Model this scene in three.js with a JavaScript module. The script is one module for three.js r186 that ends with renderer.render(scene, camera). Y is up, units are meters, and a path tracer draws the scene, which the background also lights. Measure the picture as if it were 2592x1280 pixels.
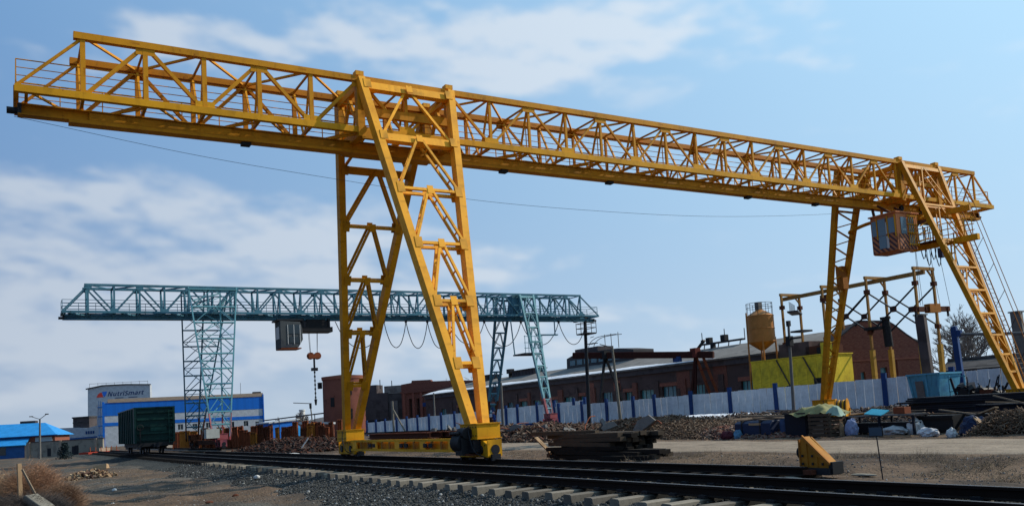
import * as THREE from 'three';
import { mergeGeometries } from 'three/addons/utils/BufferGeometryUtils.js';

// ------------------------------------------------------------------ camera, sky, sun, exposure
const scene = new THREE.Scene();
const camera = new THREE.PerspectiveCamera(43.46, 2592 / 1726.4, 0.1, 3000);
camera.rotation.order = 'YXZ';
camera.position.set(-2.189, 1.664, 32.818);
camera.rotation.set(0.0868, -0.5318, -0.0606);
camera.setViewOffset(2592, 1726.4, 0, 0, 2592, 1280);      // the photograph is the upper part of a taller frame
const SUN = new THREE.Vector3(0.77, 0.60, 0.20).normalize();
const sun = new THREE.DirectionalLight(new THREE.Color(1, 0.91, 0.77), 4.9);
sun.position.copy(SUN).multiplyScalar(200); sun.castShadow = true;
Object.assign(sun.shadow.camera, { left: -150, right: 150, top: 120, bottom: -120, near: 1, far: 600 });
sun.shadow.mapSize.set(4096, 4096); sun.shadow.radius = 1;
scene.add(sun, sun.target);
const renderer = new THREE.WebGLRenderer({ antialias: true });
renderer.toneMapping = THREE.LinearToneMapping;
renderer.toneMappingExposure = 1;
renderer.shadowMap.enabled = true;

// ------------------------------------------------------------------ random numbers and noise
function rng(seed) { let s = seed >>> 0; return () => { s = (s + 0x6D2B79F5) >>> 0; let t = s; t = Math.imul(t ^ (t >>> 15), t | 1); t ^= t + Math.imul(t ^ (t >>> 7), t | 61); return ((t ^ (t >>> 14)) >>> 0) / 4294967296; }; }
const hash = (x, y, z, s) => { let n = Math.imul(x, 374761393) ^ Math.imul(y, 668265263) ^ Math.imul(z, 2147483647) ^ Math.imul(s, 1274126177); n = Math.imul(n ^ (n >>> 13), 1274126177); return ((n ^ (n >>> 16)) >>> 0) / 4294967296; };
const sm = (t) => t * t * (3 - 2 * t), lerp = (a, b, t) => a + (b - a) * t, clamp = (x, a = 0, b = 1) => Math.min(b, Math.max(a, x)), sstep = (a, b, x) => sm(clamp((x - a) / (b - a)));
function noise3(x, y, z, s = 0, p = 0) {
  const X = Math.floor(x), Y = Math.floor(y), Z = Math.floor(z), u = sm(x - X), v = sm(y - Y), w = sm(z - Z), m = p ? (n) => ((n % p) + p) % p : (n) => n;
  const h = (i, j, k) => hash(m(X + i), m(Y + j), m(Z + k), s);
  return lerp(lerp(lerp(h(0, 0, 0), h(1, 0, 0), u), lerp(h(0, 1, 0), h(1, 1, 0), u), v), lerp(lerp(h(0, 0, 1), h(1, 0, 1), u), lerp(h(0, 1, 1), h(1, 1, 1), u), v), w);
}
function fbm(x, y, z, o = 4, s = 0, p = 0) { let a = 0.5, r = 0, n = 0; for (let i = 0; i < o; i++) { r += a * noise3(x, y, z, s + i, p); n += a; a *= 0.5; x *= 2; y *= 2; z *= 2; p *= 2; } return r / n; }

// ------------------------------------------------------------------ sky: thin high cloud, brighter towards the sun
{
  const W = 2048, H = 1024, data = new Float32Array(W * H * 4), D = Math.PI / 180;
  // banks of cloud by azimuth (clockwise from -z) and elevation, spread all round the sky
  const banks = [[33, 24.6, 7, 2.0, 0.8], [40, 25.8, 10, 2.6, 0.85], [50, 26, 9, 3.0, 0.55], [36, 22.4, 8, 1.6, 0.5], [33, 22.5, 4, 1.6, 0.8], [15, 24, 8, 1.7, 1.0], [22, 24.4, 5, 1.3, 0.8], [8, 24.5, 5, 2.4, 0.7], [1, 13, 6, 2.4, 1.1], [8, 11.8, 8, 2.6, 1.35], [15, 11.6, 6, 2.2, 1.2], [0, 8.8, 9, 2.6, 1.2], [12, 8.0, 10, 1.8, 1.0],
    [31, 10.2, 4.6, 1.1, 1.5], [24, 10.6, 5, 1.4, 0.9], [28, 12.5, 4, 0.8, 0.5], [52.6, 20.5, 4, 1.2, 0.75], [61, 16.5, 7, 1.6, 0.55], [44, 20, 6, 1.4, 0.35], [26, 5.2, 16, 2.2, 1.1], [6, 4.5, 12, 2.4, 1.0], [50, 5, 10, 1.6, 0.4], [22, 8.6, 8, 0.9, 0.9], [29, 22, 3, 1, 0.5], [-12, 20, 10, 3, 0.9], [-20, 9, 12, 4, 1]];
  const R = rng(5);
  for (let i = 0; i < 60; i++) { const az = 66 + R() * 285; banks.push([az > 345 ? az - 360 : az, 4 + R() * 50, 5 + R() * 9, 1.2 + R() * 3, 0.4 + R() * 0.7]); }
  for (let row = 0; row < H; row++) {
    const el = ((row + 0.5) / H - 0.5) * 180, y = Math.sin(el * D), c = Math.cos(el * D);
    for (let col = 0; col < W; col++) {
      const th = ((col + 0.5) / W - 0.5) * 2 * Math.PI, x = Math.cos(th) * c, z = Math.sin(th) * c, az = Math.atan2(x, -z) / D;
      const gam = Math.acos(clamp(x * SUN.x + y * SUN.y + z * SUN.z, -1, 1)) / D;
      let t = (108 - gam) / 84; t = Math.min(1.25, Math.log(1 + Math.exp(t * 7)) / 7);
      const px = [0.0 + 0.56 * t, 0.115 + 0.78 * t, 0.40 + 0.76 * t], e = Math.max(el, 0);
      const hz = Math.exp(-e / 9.5) * 0.92, hc = [0.47 + 0.26 * t, 0.545 + 0.32 * t, 0.63 + 0.34 * t];
      for (let k = 0; k < 3; k++) px[k] = lerp(px[k], hc[k], hz);
      let a = 0;
      if (el > -1) {
        let m = 0;
        const wx = (fbm(x * 6, y * 12, z * 6, 3, 40) - 0.5) * 9, wy = (fbm(x * 6 + 9, y * 12, z * 6, 3, 41) - 0.5) * 5;
        for (const [ba, be, sa, se, s] of banks) {
          let da = az - ba; if (da > 180) da -= 360; if (da < -180) da += 360;
          const q = ((da + wx) / sa) ** 2 + ((el + wy - be - da * 0.04) / se) ** 2; if (q < 7) m += s * Math.exp(-q * 0.75);
        }
        const n = fbm(x * 8 + wx * 0.12, y * 36 + wy * 0.3 + x * 3, z * 8, 5, 7), n2 = fbm(x * 30 + wy * 0.4, y * 90 + x * 9, z * 30, 5, 17), q = (n * 0.58 + n2 * 0.42 - 0.5) * 1.5 + 0.5, mm = Math.min(m, 1.4);
        a = sstep(0.64 - 0.36 * mm, 1.02 - 0.26 * mm, q) * Math.min(1, 0.1 + mm) * 0.95 + 0.05 * mm * q;
        a = Math.min(a, 0.9);
      }
      const cl = [0.50 + 0.38 * t, 0.565 + 0.40 * t, 0.66 + 0.38 * t], o = (row * W + col) * 4;
      for (let k = 0; k < 3; k++) data[o + k] = lerp(px[k], cl[k], a * 0.86);
      data[o + 3] = 1;
    }
  }
  const t = new THREE.DataTexture(data, W, H, THREE.RGBAFormat, THREE.FloatType);
  t.mapping = THREE.EquirectangularReflectionMapping; t.magFilter = THREE.LinearFilter; t.minFilter = THREE.LinearFilter; t.needsUpdate = true;
  scene.background = t; scene.environment = t;
}

// ------------------------------------------------------------------ textures and materials (uv in metres)
function tex(n, rep, f, srgb = false) {
  const d = new Uint8Array(n * n * 4);
  for (let j = 0; j < n; j++) for (let i = 0; i < n; i++) { const c = f(i / n, j / n), o = (j * n + i) * 4; for (let k = 0; k < 3; k++) d[o + k] = clamp(c[k]) * 255; d[o + 3] = 255; }
  const t = new THREE.DataTexture(d, n, n); t.wrapS = t.wrapT = THREE.RepeatWrapping; t.magFilter = THREE.LinearFilter; t.minFilter = THREE.LinearMipmapLinearFilter; t.generateMipmaps = true;
  t.repeat.set(1 / rep, 1 / rep); if (srgb) t.colorSpace = THREE.SRGBColorSpace; t.needsUpdate = true; return t;
}
const N = (u, v, p, s, o = 4) => fbm(u * p, v * p, 0.5, o, s, p);
const T = {
  grime: tex(512, 6, (u, v) => { const a = N(u, v, 5, 3, 5), b = N(u, v, 30, 9, 4), f = N(u, v, 3, 44, 4), run = N(u, v * 0.25, 40, 23, 3), st = sstep(0.52, 0.7, N(u, v, 6, 21, 6)) * (0.35 + 0.65 * b), spot = sstep(0.66, 0.74, N(u, v, 48, 27, 3)) * sstep(0.4, 0.6, a), dk = sstep(0.6, 0.78, N(u, v, 4, 29, 5));
    const g = 0.74 + 0.42 * (f - 0.3) - 0.16 * (b - 0.4) - 0.14 * sstep(0.5, 0.75, run), r = Math.max(0.55 * st, 0.8 * spot); return [g * (1 - 0.42 * r) * (1 - 0.45 * dk), g * (1 - 0.6 * r) * (1 - 0.42 * dk), g * (1 - 0.62 * r) * (1 - 0.2 * dk)]; }),
  soft: tex(256, 2, (u, v) => { const a = N(u, v, 5, 31, 5), g = 0.72 + 0.5 * (a - 0.25); return [g, g, g]; }),
  conc: tex(512, 1.6, (u, v) => { const a = N(u, v, 5, 51, 5), b = N(u, v, 64, 52, 2), g = 0.6 + 0.5 * a - 0.25 * (b - 0.3) * (b > 0.62 ? 1.6 : 0.5); return [g, g * 0.985, g * 0.96]; }),
  rust: tex(512, 2, (u, v) => { const a = N(u, v, 6, 61, 5), b = N(u, v, 30, 62, 3); return [0.55 + 0.45 * a + 0.1 * b, 0.42 + 0.5 * a * b + 0.12, 0.38 + 0.5 * a * b]; }),
  wood: tex(512, 1.2, (u, v) => { const g = 0.55 + 0.45 * N(u * 0.25, v, 24, 71, 4) - 0.3 * sstep(0.66, 0.8, N(u * 0.25, v, 12, 72, 4)); return [g, g * 0.97, g * 0.92]; }),
  brick: tex(512, 1.2, (u, v) => { const r = Math.floor(v * 16), q = u * 4.8 + (r % 2) * 0.5, fx = (u * 5 + (r % 2) * 0.5) % 1, fy = (v * 16) % 1, id = hash(Math.floor(u * 5 + (r % 2) * 0.5) % 5, r, 1, 4); const mo = fx < 0.05 || fy < 0.14; const g = mo ? 0.8 : 0.6 + 0.45 * id; return mo ? [g, g, g] : [g, g * (0.86 + 0.2 * id), g * 0.9]; }),
  wallwear: tex(512, 14, (u, v) => { const a = N(u, v, 5, 81, 6), b = N(u, v, 12, 82, 5); const g = 0.62 + 0.65 * (a - 0.2) - 0.28 * sstep(0.55, 0.7, b); return [g, g, g * 1.02]; }),
  ground: tex(1024, 5, (u, v) => { const a = N(u, v, 6, 91, 6), b = N(u, v, 40, 92, 4), c = N(u, v, 128, 93, 2); const g = 0.5 + 0.5 * a + 0.4 * (b - 0.5) + 0.3 * (c - 0.5); return [g, g * (0.97 + 0.06 * b), g * (0.93 + 0.1 * c)]; }),
  gbump: tex(1024, 5, (u, v) => { const g = 0.5 * N(u, v, 20, 95, 5) + 0.5 * N(u, v, 90, 96, 3); return [g, g, g]; }),
  gravel: tex(1024, 2.2, (u, v) => { // stones as cells
    const p = 44; let best = 9, b2 = 9, id = 0; const X = u * p, Y = v * p, xi = Math.floor(X), yi = Math.floor(Y);
    for (let j = -1; j < 2; j++) for (let i = -1; i < 2; i++) { const cx = ((xi + i) % p + p) % p, cy = ((yi + j) % p + p) % p, dx = xi + i + hash(cx, cy, 1, 7) - X, dy = yi + j + hash(cx, cy, 2, 7) - Y, d = dx * dx + dy * dy; if (d < best) { b2 = best; best = d; id = hash(cx, cy, 3, 7); } else if (d < b2) b2 = d; }
    const e = clamp((Math.sqrt(b2) - Math.sqrt(best)) * 3), g = (0.35 + 0.65 * id) * (0.35 + 0.65 * e); return [g * (0.96 + 0.1 * id), g, g * 0.98]; }),
};
const K = 0.8; // all base colours are set this much darker together
const lin = (r, g, b) => new THREE.Color().setRGB(r, g, b);
function mat(r, g, b, o = {}) { const m = new THREE.MeshPhysicalMaterial({ roughness: 0.8, metalness: 0, specularIntensity: (o.roughness ?? 0.8) > 0.35 ? 0.3 : 1, ...o }); m.color.copy(lin(r * K, g * K, b * K)); return m; }
const M = {
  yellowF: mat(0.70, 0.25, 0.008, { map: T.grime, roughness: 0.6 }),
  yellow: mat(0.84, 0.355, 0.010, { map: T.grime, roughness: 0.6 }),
  yellowB: mat(1.2, 0.54, 0.032, { map: T.grime, roughness: 0.6 }),  // crane yellow lightened: stronger sun on the near leg put into the colour
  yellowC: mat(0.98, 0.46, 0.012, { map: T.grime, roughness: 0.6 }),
  teal: mat(0.09, 0.25, 0.335, { map: T.grime, roughness: 0.5 }),
  tealL: mat(0.17, 0.42, 0.48, { map: T.grime, roughness: 0.5 }),
  tealM: mat(0.13, 0.36, 0.43, { map: T.grime, roughness: 0.6 }),
  pink: mat(0.46, 0.12, 0.13, { map: T.grime, roughness: 0.5 }),
  black: mat(0.018, 0.019, 0.022, { map: T.soft, roughness: 0.6 }),
  darksteel: mat(0.035, 0.038, 0.045, { map: T.grime, roughness: 0.5, metalness: 0.3 }),
  railside: mat(0.022, 0.016, 0.015, { map: T.rust, roughness: 1 }),
  railtop: mat(0.20, 0.19, 0.19, { map: T.soft, roughness: 0.45, metalness: 0.6 }),
  rust: mat(0.30, 0.105, 0.06, { map: T.rust, roughness: 0.85 }),
  rustD: mat(0.12, 0.05, 0.035, { map: T.rust, roughness: 0.85 }),
  ochre: mat(0.46, 0.22, 0.05, { map: T.rust, roughness: 0.8 }),
  conc: mat(0.27, 0.25, 0.21, { map: T.conc, roughness: 0.9, bumpMap: T.conc, bumpScale: 0.004 }),
  conc2: mat(0.19, 0.175, 0.15, { map: T.conc, roughness: 0.9 }), conc3: mat(0.32, 0.295, 0.245, { map: T.conc, roughness: 0.9 }),
  concD: mat(0.20, 0.195, 0.19, { map: T.conc, roughness: 0.9 }),
  woodP: mat(0.52, 0.36, 0.22, { map: T.wood, roughness: 0.85 }),
  woodG: mat(0.27, 0.22, 0.17, { map: T.wood, roughness: 0.9 }),
  woodD: mat(0.024, 0.020, 0.018, { map: T.wood, roughness: 1 }),
  woodB: mat(0.10, 0.075, 0.055, { map: T.wood, roughness: 0.85 }),
  white: mat(0.72, 0.72, 0.70, { map: T.soft, roughness: 0.7 }),
  snow: mat(0.86, 0.88, 0.92, { map: T.soft, roughness: 0.9 }),
  glass: mat(0.03, 0.045, 0.055, { roughness: 0.12, metalness: 0.1 }),
};
// ------------------------------------------------------------------ mesh building
const used = new Map();
function numbered(n) { const k = used.get(n) || 0; used.set(n, k + 1); return k ? n + '_' + String(k).padStart(3, '0') : n; }
function tag(o, label, category, group) { o.userData.label = label; o.userData.category = category; if (group) o.userData.group = group; return o; }
function thing(name, label, category, [x, y, z] = [0, 0, 0], turn = 0, group) { const g = new THREE.Group(); g.name = numbered(name); g.position.set(x, y, z); g.rotation.y = turn; scene.add(g); return tag(g, label, category, group); }
function sub(name, parent) { const g = new THREE.Group(); g.name = name; parent.add(g); return g; }
function mesh(name, geo, m, parent) { const o = new THREE.Mesh(geo, m); o.castShadow = o.receiveShadow = true; if (parent) { o.name = name; parent.add(o); } else { o.name = numbered(name); scene.add(o); } return o; }
function struct(o, kind = 'structure') { o.userData.kind = kind; return o; }
const geoCache = new Map();
function boxG(w, h, d) { // box with uv in metres, cached
  const k = [w, h, d].map((v) => v.toFixed(3)).join(); let g = geoCache.get(k); if (g) return g;
  g = new THREE.BoxGeometry(w, h, d); const p = g.attributes.position, n = g.attributes.normal, uv = g.attributes.uv, o = (w * 7.3 + h * 3.1 + d * 1.7) % 3;
  for (let i = 0; i < p.count; i++) { const X = p.getX(i), Y = p.getY(i), Z = p.getZ(i); if (Math.abs(n.getX(i)) > 0.5) uv.setXY(i, (d > h ? Z : Y) + o, (d > h ? Y : Z) + o); else if (Math.abs(n.getY(i)) > 0.5) uv.setXY(i, (w > d ? X : Z) + o, (w > d ? Z : X) + o); else uv.setXY(i, (w >= h ? X : Y) + o, (w >= h ? Y : X) + o); }
  geoCache.set(k, g); return g;
}
function box(name, m, parent, x, y, z, w, h, d, ry = 0, rx = 0, rz = 0) { const o = mesh(name, boxG(w, h, d), m, parent); o.position.set(x, y, z); o.rotation.set(rx, ry, rz); return o; }
const V = (a) => new THREE.Vector3(...a);
function barMatrix(a, b, up = [0, 1, 0]) { const A = V(a), B = V(b), x = B.clone().sub(A).normalize(), u = V(up); if (Math.abs(x.dot(u)) > 0.98) u.set(0.3, 0, 1); const z = x.clone().cross(u).normalize(), y = z.clone().cross(x); return new THREE.Matrix4().makeBasis(x, y, z).setPosition(A.add(B).multiplyScalar(0.5)); }
function bar(name, m, parent, a, b, h, w, up) { const L = V(a).distanceTo(V(b)), o = mesh(name, boxG(L, h, w), m, parent); o.applyMatrix4(barMatrix(a, b, up)); return o; }
function rodG(L, r0, r1 = r0, seg = 8) { const k = 'r' + [L, r0, r1, seg].map((v) => v.toFixed(3)).join(); let g = geoCache.get(k); if (g) return g; g = new THREE.CylinderGeometry(r1, r0, L, seg); const uv = g.attributes.uv; for (let i = 0; i < uv.count; i++) uv.setXY(i, uv.getX(i) * 6.28 * r0, uv.getY(i) * L); geoCache.set(k, g); return g; }
function rod(name, m, parent, a, b, r0, r1 = r0, seg = 8) { const A = V(a), B = V(b), o = mesh(name, rodG(A.distanceTo(B), r0, r1, seg), m, parent); o.position.copy(A).add(B).multiplyScalar(0.5); o.quaternion.setFromUnitVectors(new THREE.Vector3(0, 1, 0), B.sub(A).normalize()); return o; }
class MB { // many pieces merged into one named mesh
  constructor() { this.g = []; }
  add(g, m) { const c = (g.index ? g.toNonIndexed() : g.clone()); if (m) c.applyMatrix4(m); for (const k of Object.keys(c.attributes)) if (!['position', 'normal', 'uv'].includes(k)) c.deleteAttribute(k); this.g.push(c); return this; }
  box(x, y, z, w, h, d, ry = 0, rx = 0, rz = 0) { return this.add(boxG(w, h, d), new THREE.Matrix4().makeRotationFromEuler(new THREE.Euler(rx, ry, rz)).setPosition(x, y, z)); }
  bar(a, b, h, w, up) { return this.add(boxG(V(a).distanceTo(V(b)), h, w), barMatrix(a, b, up)); }
  rod(a, b, r0, r1 = r0, seg = 6) { const A = V(a), B = V(b); return this.add(rodG(A.distanceTo(B), r0, r1, seg), new THREE.Matrix4().compose(A.clone().add(B).multiplyScalar(0.5), new THREE.Quaternion().setFromUnitVectors(new THREE.Vector3(0, 1, 0), B.sub(A).normalize()), new THREE.Vector3(1, 1, 1))); }
  build(name, m, parent) { return mesh(name, mergeGeometries(this.g), m, parent); }
}
function planUV(g, f = (x, y, z) => [x, z]) { const p = g.attributes.position, uv = new Float32Array(p.count * 2); for (let i = 0; i < p.count; i++) { const q = f(p.getX(i), p.getY(i), p.getZ(i)); uv[2 * i] = q[0]; uv[2 * i + 1] = q[1]; } g.setAttribute('uv', new THREE.BufferAttribute(uv, 2)); return g; }
function extrude(pts, depth, bevel = 0, steps = 1) { const s = new THREE.Shape(pts.map(([x, y]) => new THREE.Vector2(x, y))); return new THREE.ExtrudeGeometry(s, { depth, bevelEnabled: bevel > 0, bevelSize: bevel, bevelThickness: bevel, bevelSegments: 1, steps }); }
function curve(pts, r, seg = 40, rs = 5) { return new THREE.TubeGeometry(new THREE.CatmullRomCurve3(pts.map(V)), seg, r, rs); }

// ------------------------------------------------------------------ ground
const H0 = (x, z) => {                                   // height of the yard: low on the camera's side of the track, level across the rails, rising a little at the fence
  let h = lerp(-0.33, 0, sstep(7.3, 9.8, x));
  h += sstep(26, 56, x) * clamp(0.38 + 0.007 * z, -0.9, 0.5);
  return h;
};
const onRoad = (x) => sstep(16.5, 18.5, x) * (1 - sstep(24.5, 27, x));
const ground = (x, z) => {
  const flat = Math.max(onRoad(x), sstep(5.2, 6.2, x) * (1 - sstep(12.6, 13.6, x)));
  const far = 1 - sstep(60, 140, Math.hypot(x + 2, z - 33));
  const rut = (x < 4.4 ? Math.exp(-(((x - 1.1 - (fbm(z * 0.08, 1, 0, 2, 2) - 0.5) * 3) / 0.3) ** 2)) + Math.exp(-(((x - 2.9 - (fbm(z * 0.08, 1, 0, 2, 2) - 0.5) * 3) / 0.3) ** 2)) : 0) + (x > 13 && x < 18 ? Math.exp(-(((x - 14.2 - (fbm(z * 0.06, 4, 0, 2, 2) - 0.5) * 2) / 0.3) ** 2)) : 0);
  return H0(x, z) - 0.07 * rut + (1 - flat) * far * ((fbm(x * 0.35, 0, z * 0.35, 3, 3) - 0.5) * 0.34 + (fbm(x * 1.7, 0, z * 1.7, 4, 5) - 0.5) * 0.20);
};
{
  const axis = (lo, hi, c, s0, r) => { const a = [c]; let s = s0, x = c; while (x < hi) { s = Math.max(s0, (x - c) * r); x += s; a.push(x); } x = c; while (x > lo) { s = Math.max(s0, (c - x) * r); x -= s; a.unshift(x); } return a; };
  const xs = axis(-900, 1200, 4, 0.3, 0.025), zs = axis(-1500, 300, 20, 0.3, 0.018), nx = xs.length, nz = zs.length;
  const pos = new Float32Array(nx * nz * 3), col = new Float32Array(nx * nz * 3), uv = new Float32Array(nx * nz * 2), idx = [];
  zs.forEach((z, j) => xs.forEach((x, i) => {
    const k = j * nx + i; pos.set([x, ground(x, z), z], k * 3); uv.set([x, z], k * 2);
    const a = fbm(x * 0.16, 3, z * 0.16, 4, 8), b = fbm(x * 0.6, 3, z * 0.6, 3, 9), g = (1 - sstep(7, 9, x)) * sstep(0.40, 0.58, a * 0.6 + b * 0.4);
    const soil = [0.165, 0.112, 0.076], grey = [0.098, 0.094, 0.083], dark = [0.05, 0.035, 0.027];
    const d = sstep(0.44, 0.66, b * 0.65 + a * 0.35) * 0.85, st = sstep(10.3, 11.2, x) * (1 - sstep(12.8, 14, x)) * sstep(0.4, 0.6, fbm(x * 0.9, 8, z * 0.5, 3, 12)) * 0.6, li = sstep(0.55, 0.75, fbm(x * 1.1, 6, z * 0.7, 4, 14)) * 0.5, c = soil.map((s, q) => lerp(lerp(lerp(s, dark[q], d), grey[q], g * 0.85) * (1 + li), 0.025, st));
    col.set(c, k * 3);
    if (i && j) idx.push(k - nx - 1, k - 1, k - nx, k - nx, k - 1, k);
  }));
  const g = new THREE.BufferGeometry(); g.setAttribute('position', new THREE.BufferAttribute(pos, 3)); g.setAttribute('color', new THREE.BufferAttribute(col, 3)); g.setAttribute('uv', new THREE.BufferAttribute(uv, 2)); g.setIndex(idx); g.computeVertexNormals();
  struct(mesh('ground', g, mat(1, 1, 1, { vertexColors: true, map: T.ground, roughness: 1, bumpMap: T.gbump, bumpScale: 0.09 })));
}
function strip(name, x0, x1, z0, z1, lift, m, nx = 6, nz = 160, wob = 0.5) {
  const g = new THREE.PlaneGeometry(1, 1, nx, nz), p = g.attributes.position;
  for (let i = 0; i < p.count; i++) { const u = p.getX(i) + 0.5, v = p.getY(i) + 0.5, z = lerp(z0, z1, v), w = (n) => (fbm(z * 0.25, n, 0, 3, 4) - 0.5) * wob * 2, x = lerp(x0 + w(1), x1 + w(7), u), rut = [0.2, 0.36, 0.62, 0.8].reduce((a, c) => a + Math.exp(-(((u - c - (fbm(z * 0.1, c * 9, 0, 2, 4) - 0.5) * 0.12) / 0.035) ** 2)), 0), crown = (u < 0.01 || u > 0.99) ? -0.03 : lift + 0.015 * fbm(x * 2, 0, z * 2, 3, 9) - 0.05 * rut; p.setXYZ(i, x, H0(x, z) + crown, z); }
  g.computeVertexNormals(); planUV(g); const n = g.attributes.normal; if (n.getY(5) < 0) { g.index.array.reverse(); g.computeVertexNormals(); }
  return struct(mesh(name, g, m));
}
strip('dirt_road', 18.6, 24.2, -160, 60, 0.03, mat(0.345, 0.275, 0.21, { map: T.ground, roughness: 1, bumpMap: T.gbump, bumpScale: 0.03 }), 28, 300, 0.7);

// ------------------------------------------------------------------ railway track: ballast bed, concrete sleepers, two rails
const railProfile = () => [[-0.075, 0], [0.075, 0], [0.075, 0.014], [0.014, 0.034], [0.012, 0.125], [0.036, 0.142], [0.036, 0.178], [0.03, 0.182], [-0.03, 0.182], [-0.036, 0.178], [-0.036, 0.142], [-0.012, 0.125], [-0.014, 0.034], [-0.075, 0.014]];
function railAlong(name, parent, x, y, z0, z1, s = 1) { // steel rail running along z, with a bright running surface
  const g = extrude(railProfile().map(([a, b]) => [a * s, b * s]), z1 - z0); planUV(g, (X, Y, Z) => [Z, X + Y]);
  const r = mesh(name, g, M.railside, parent); r.position.set(x, y, z0);
  box('running_surface', M.railtop, r, 0, 0.184 * s, (z1 - z0) / 2, 0.05 * s, 0.004, z1 - z0);
  return r;
}
{
  const betweenRailsTone = (x) => 1 - 0.78 * sstep(7.35, 7.7, x) * (1 - sstep(9.7, 10.1, x)), colB = [];  // ballast and gravel go darker between the two rails
  const prof = [[4.6, -0.45], [5.2, -0.32], [6.5, -0.16], [7.0, -0.07], [7.5, 0.02], [10.2, 0.06], [10.6, 0.03], [11.1, -0.12], [11.1, -0.45]];
  const nz = 340, z0 = 32, z1 = -170, pos = [], idx = [], R = rng(3), rows = 40;
  for (let j = 0; j <= nz; j++) { const z = lerp(z0, z1, (j / nz) ** 1.5); for (let i = 0; i <= rows; i++) { const x = lerp(4.6, 11.1, i / rows); let k = 0; while (k < prof.length - 2 && x > prof[k + 1][0]) k++; const y = lerp(prof[k][1], prof[k + 1][1], clamp((x - prof[k][0]) / (prof[k + 1][0] - prof[k][0]))); pos.push(x + (i === 0 ? (fbm(z * 0.5, 1, 0, 3, 2) - 0.5) * 1.1 : 0), y + (fbm(x * 2, 0, z * 2, 3, 33) - 0.5) * 0.10, z); { const o = betweenRailsTone(x), b = lerp(0.8, 1.15, fbm(x, 5, z * 0.4, 3, 6)); colB.push(o * b * 1.0, o * b * 0.99, o * b * 0.96); } if (i && j) { const q = j * (rows + 1) + i; idx.push(q - rows - 2, q - rows - 1, q - 1, q - rows - 1, q, q - 1); } } }
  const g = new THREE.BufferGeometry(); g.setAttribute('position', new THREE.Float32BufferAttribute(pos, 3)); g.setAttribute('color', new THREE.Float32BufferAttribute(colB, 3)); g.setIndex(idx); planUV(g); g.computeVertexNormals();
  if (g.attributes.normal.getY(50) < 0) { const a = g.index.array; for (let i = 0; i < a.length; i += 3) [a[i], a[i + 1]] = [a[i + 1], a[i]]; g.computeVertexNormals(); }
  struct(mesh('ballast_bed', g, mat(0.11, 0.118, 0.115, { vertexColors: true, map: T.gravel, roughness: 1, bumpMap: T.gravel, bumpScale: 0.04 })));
  const stone = new THREE.IcosahedronGeometry(1, 0), p = stone.attributes.position;
  for (let i = 0; i < p.count; i++) { const f = 0.75 + 0.5 * hash(Math.round(p.getX(i) * 50), Math.round(p.getY(i) * 50), Math.round(p.getZ(i) * 50), 3); p.setXYZ(i, p.getX(i) * f, p.getY(i) * f * 0.75, p.getZ(i) * f); }
  stone.computeVertexNormals();
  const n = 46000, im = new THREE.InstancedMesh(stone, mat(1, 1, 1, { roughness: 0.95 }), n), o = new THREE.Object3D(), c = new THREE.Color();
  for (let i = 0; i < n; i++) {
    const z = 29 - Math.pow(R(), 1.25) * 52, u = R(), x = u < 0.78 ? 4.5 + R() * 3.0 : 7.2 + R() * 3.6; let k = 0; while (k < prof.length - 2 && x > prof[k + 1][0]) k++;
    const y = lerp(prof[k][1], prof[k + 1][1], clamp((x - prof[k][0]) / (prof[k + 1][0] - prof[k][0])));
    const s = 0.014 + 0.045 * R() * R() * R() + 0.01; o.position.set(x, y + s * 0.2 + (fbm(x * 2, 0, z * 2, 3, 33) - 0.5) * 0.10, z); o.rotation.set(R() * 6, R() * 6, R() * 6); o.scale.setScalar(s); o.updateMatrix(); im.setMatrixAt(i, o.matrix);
    const t = (0.035 + 0.13 * R() * R() + (R() < 0.02 ? 0.28 : 0)) * betweenRailsTone(x); c.setRGB(t, t * (1 + 0.04 * R()), t * (0.93 + 0.1 * R())); im.setColorAt(i, c);
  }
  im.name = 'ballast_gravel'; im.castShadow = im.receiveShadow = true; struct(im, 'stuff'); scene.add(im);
  const track = thing('railway_track', 'railway track on concrete sleepers and grey ballast in front of the yellow crane', 'railway track');
  railAlong('rail', track, 7.86, 0.115, -160, 31); railAlong('rail', track, 9.46, 0.115, -160, 31);
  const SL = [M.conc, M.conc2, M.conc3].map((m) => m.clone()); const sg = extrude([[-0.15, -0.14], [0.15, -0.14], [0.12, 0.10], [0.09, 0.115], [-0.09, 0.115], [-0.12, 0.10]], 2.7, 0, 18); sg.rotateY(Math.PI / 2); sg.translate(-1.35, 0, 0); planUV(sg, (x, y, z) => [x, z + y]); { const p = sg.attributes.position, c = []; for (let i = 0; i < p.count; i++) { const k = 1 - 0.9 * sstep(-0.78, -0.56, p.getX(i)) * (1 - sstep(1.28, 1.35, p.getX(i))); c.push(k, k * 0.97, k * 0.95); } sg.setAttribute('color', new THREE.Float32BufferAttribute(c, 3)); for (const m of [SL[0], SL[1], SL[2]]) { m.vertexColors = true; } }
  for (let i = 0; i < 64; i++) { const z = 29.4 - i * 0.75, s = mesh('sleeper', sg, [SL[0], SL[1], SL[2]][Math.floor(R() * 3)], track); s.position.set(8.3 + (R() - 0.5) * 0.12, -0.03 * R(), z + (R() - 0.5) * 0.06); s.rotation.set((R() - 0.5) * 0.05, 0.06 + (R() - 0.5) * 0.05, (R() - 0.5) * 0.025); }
  const far = new MB(); for (let i = 0; i < 130; i++) far.box(8.3, 0, -18.6 - i * 0.75, 2.7, 0.22, 0.26, 0.06); struct(far.build('distant_sleepers', M.woodD, track), 'stuff');
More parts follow.
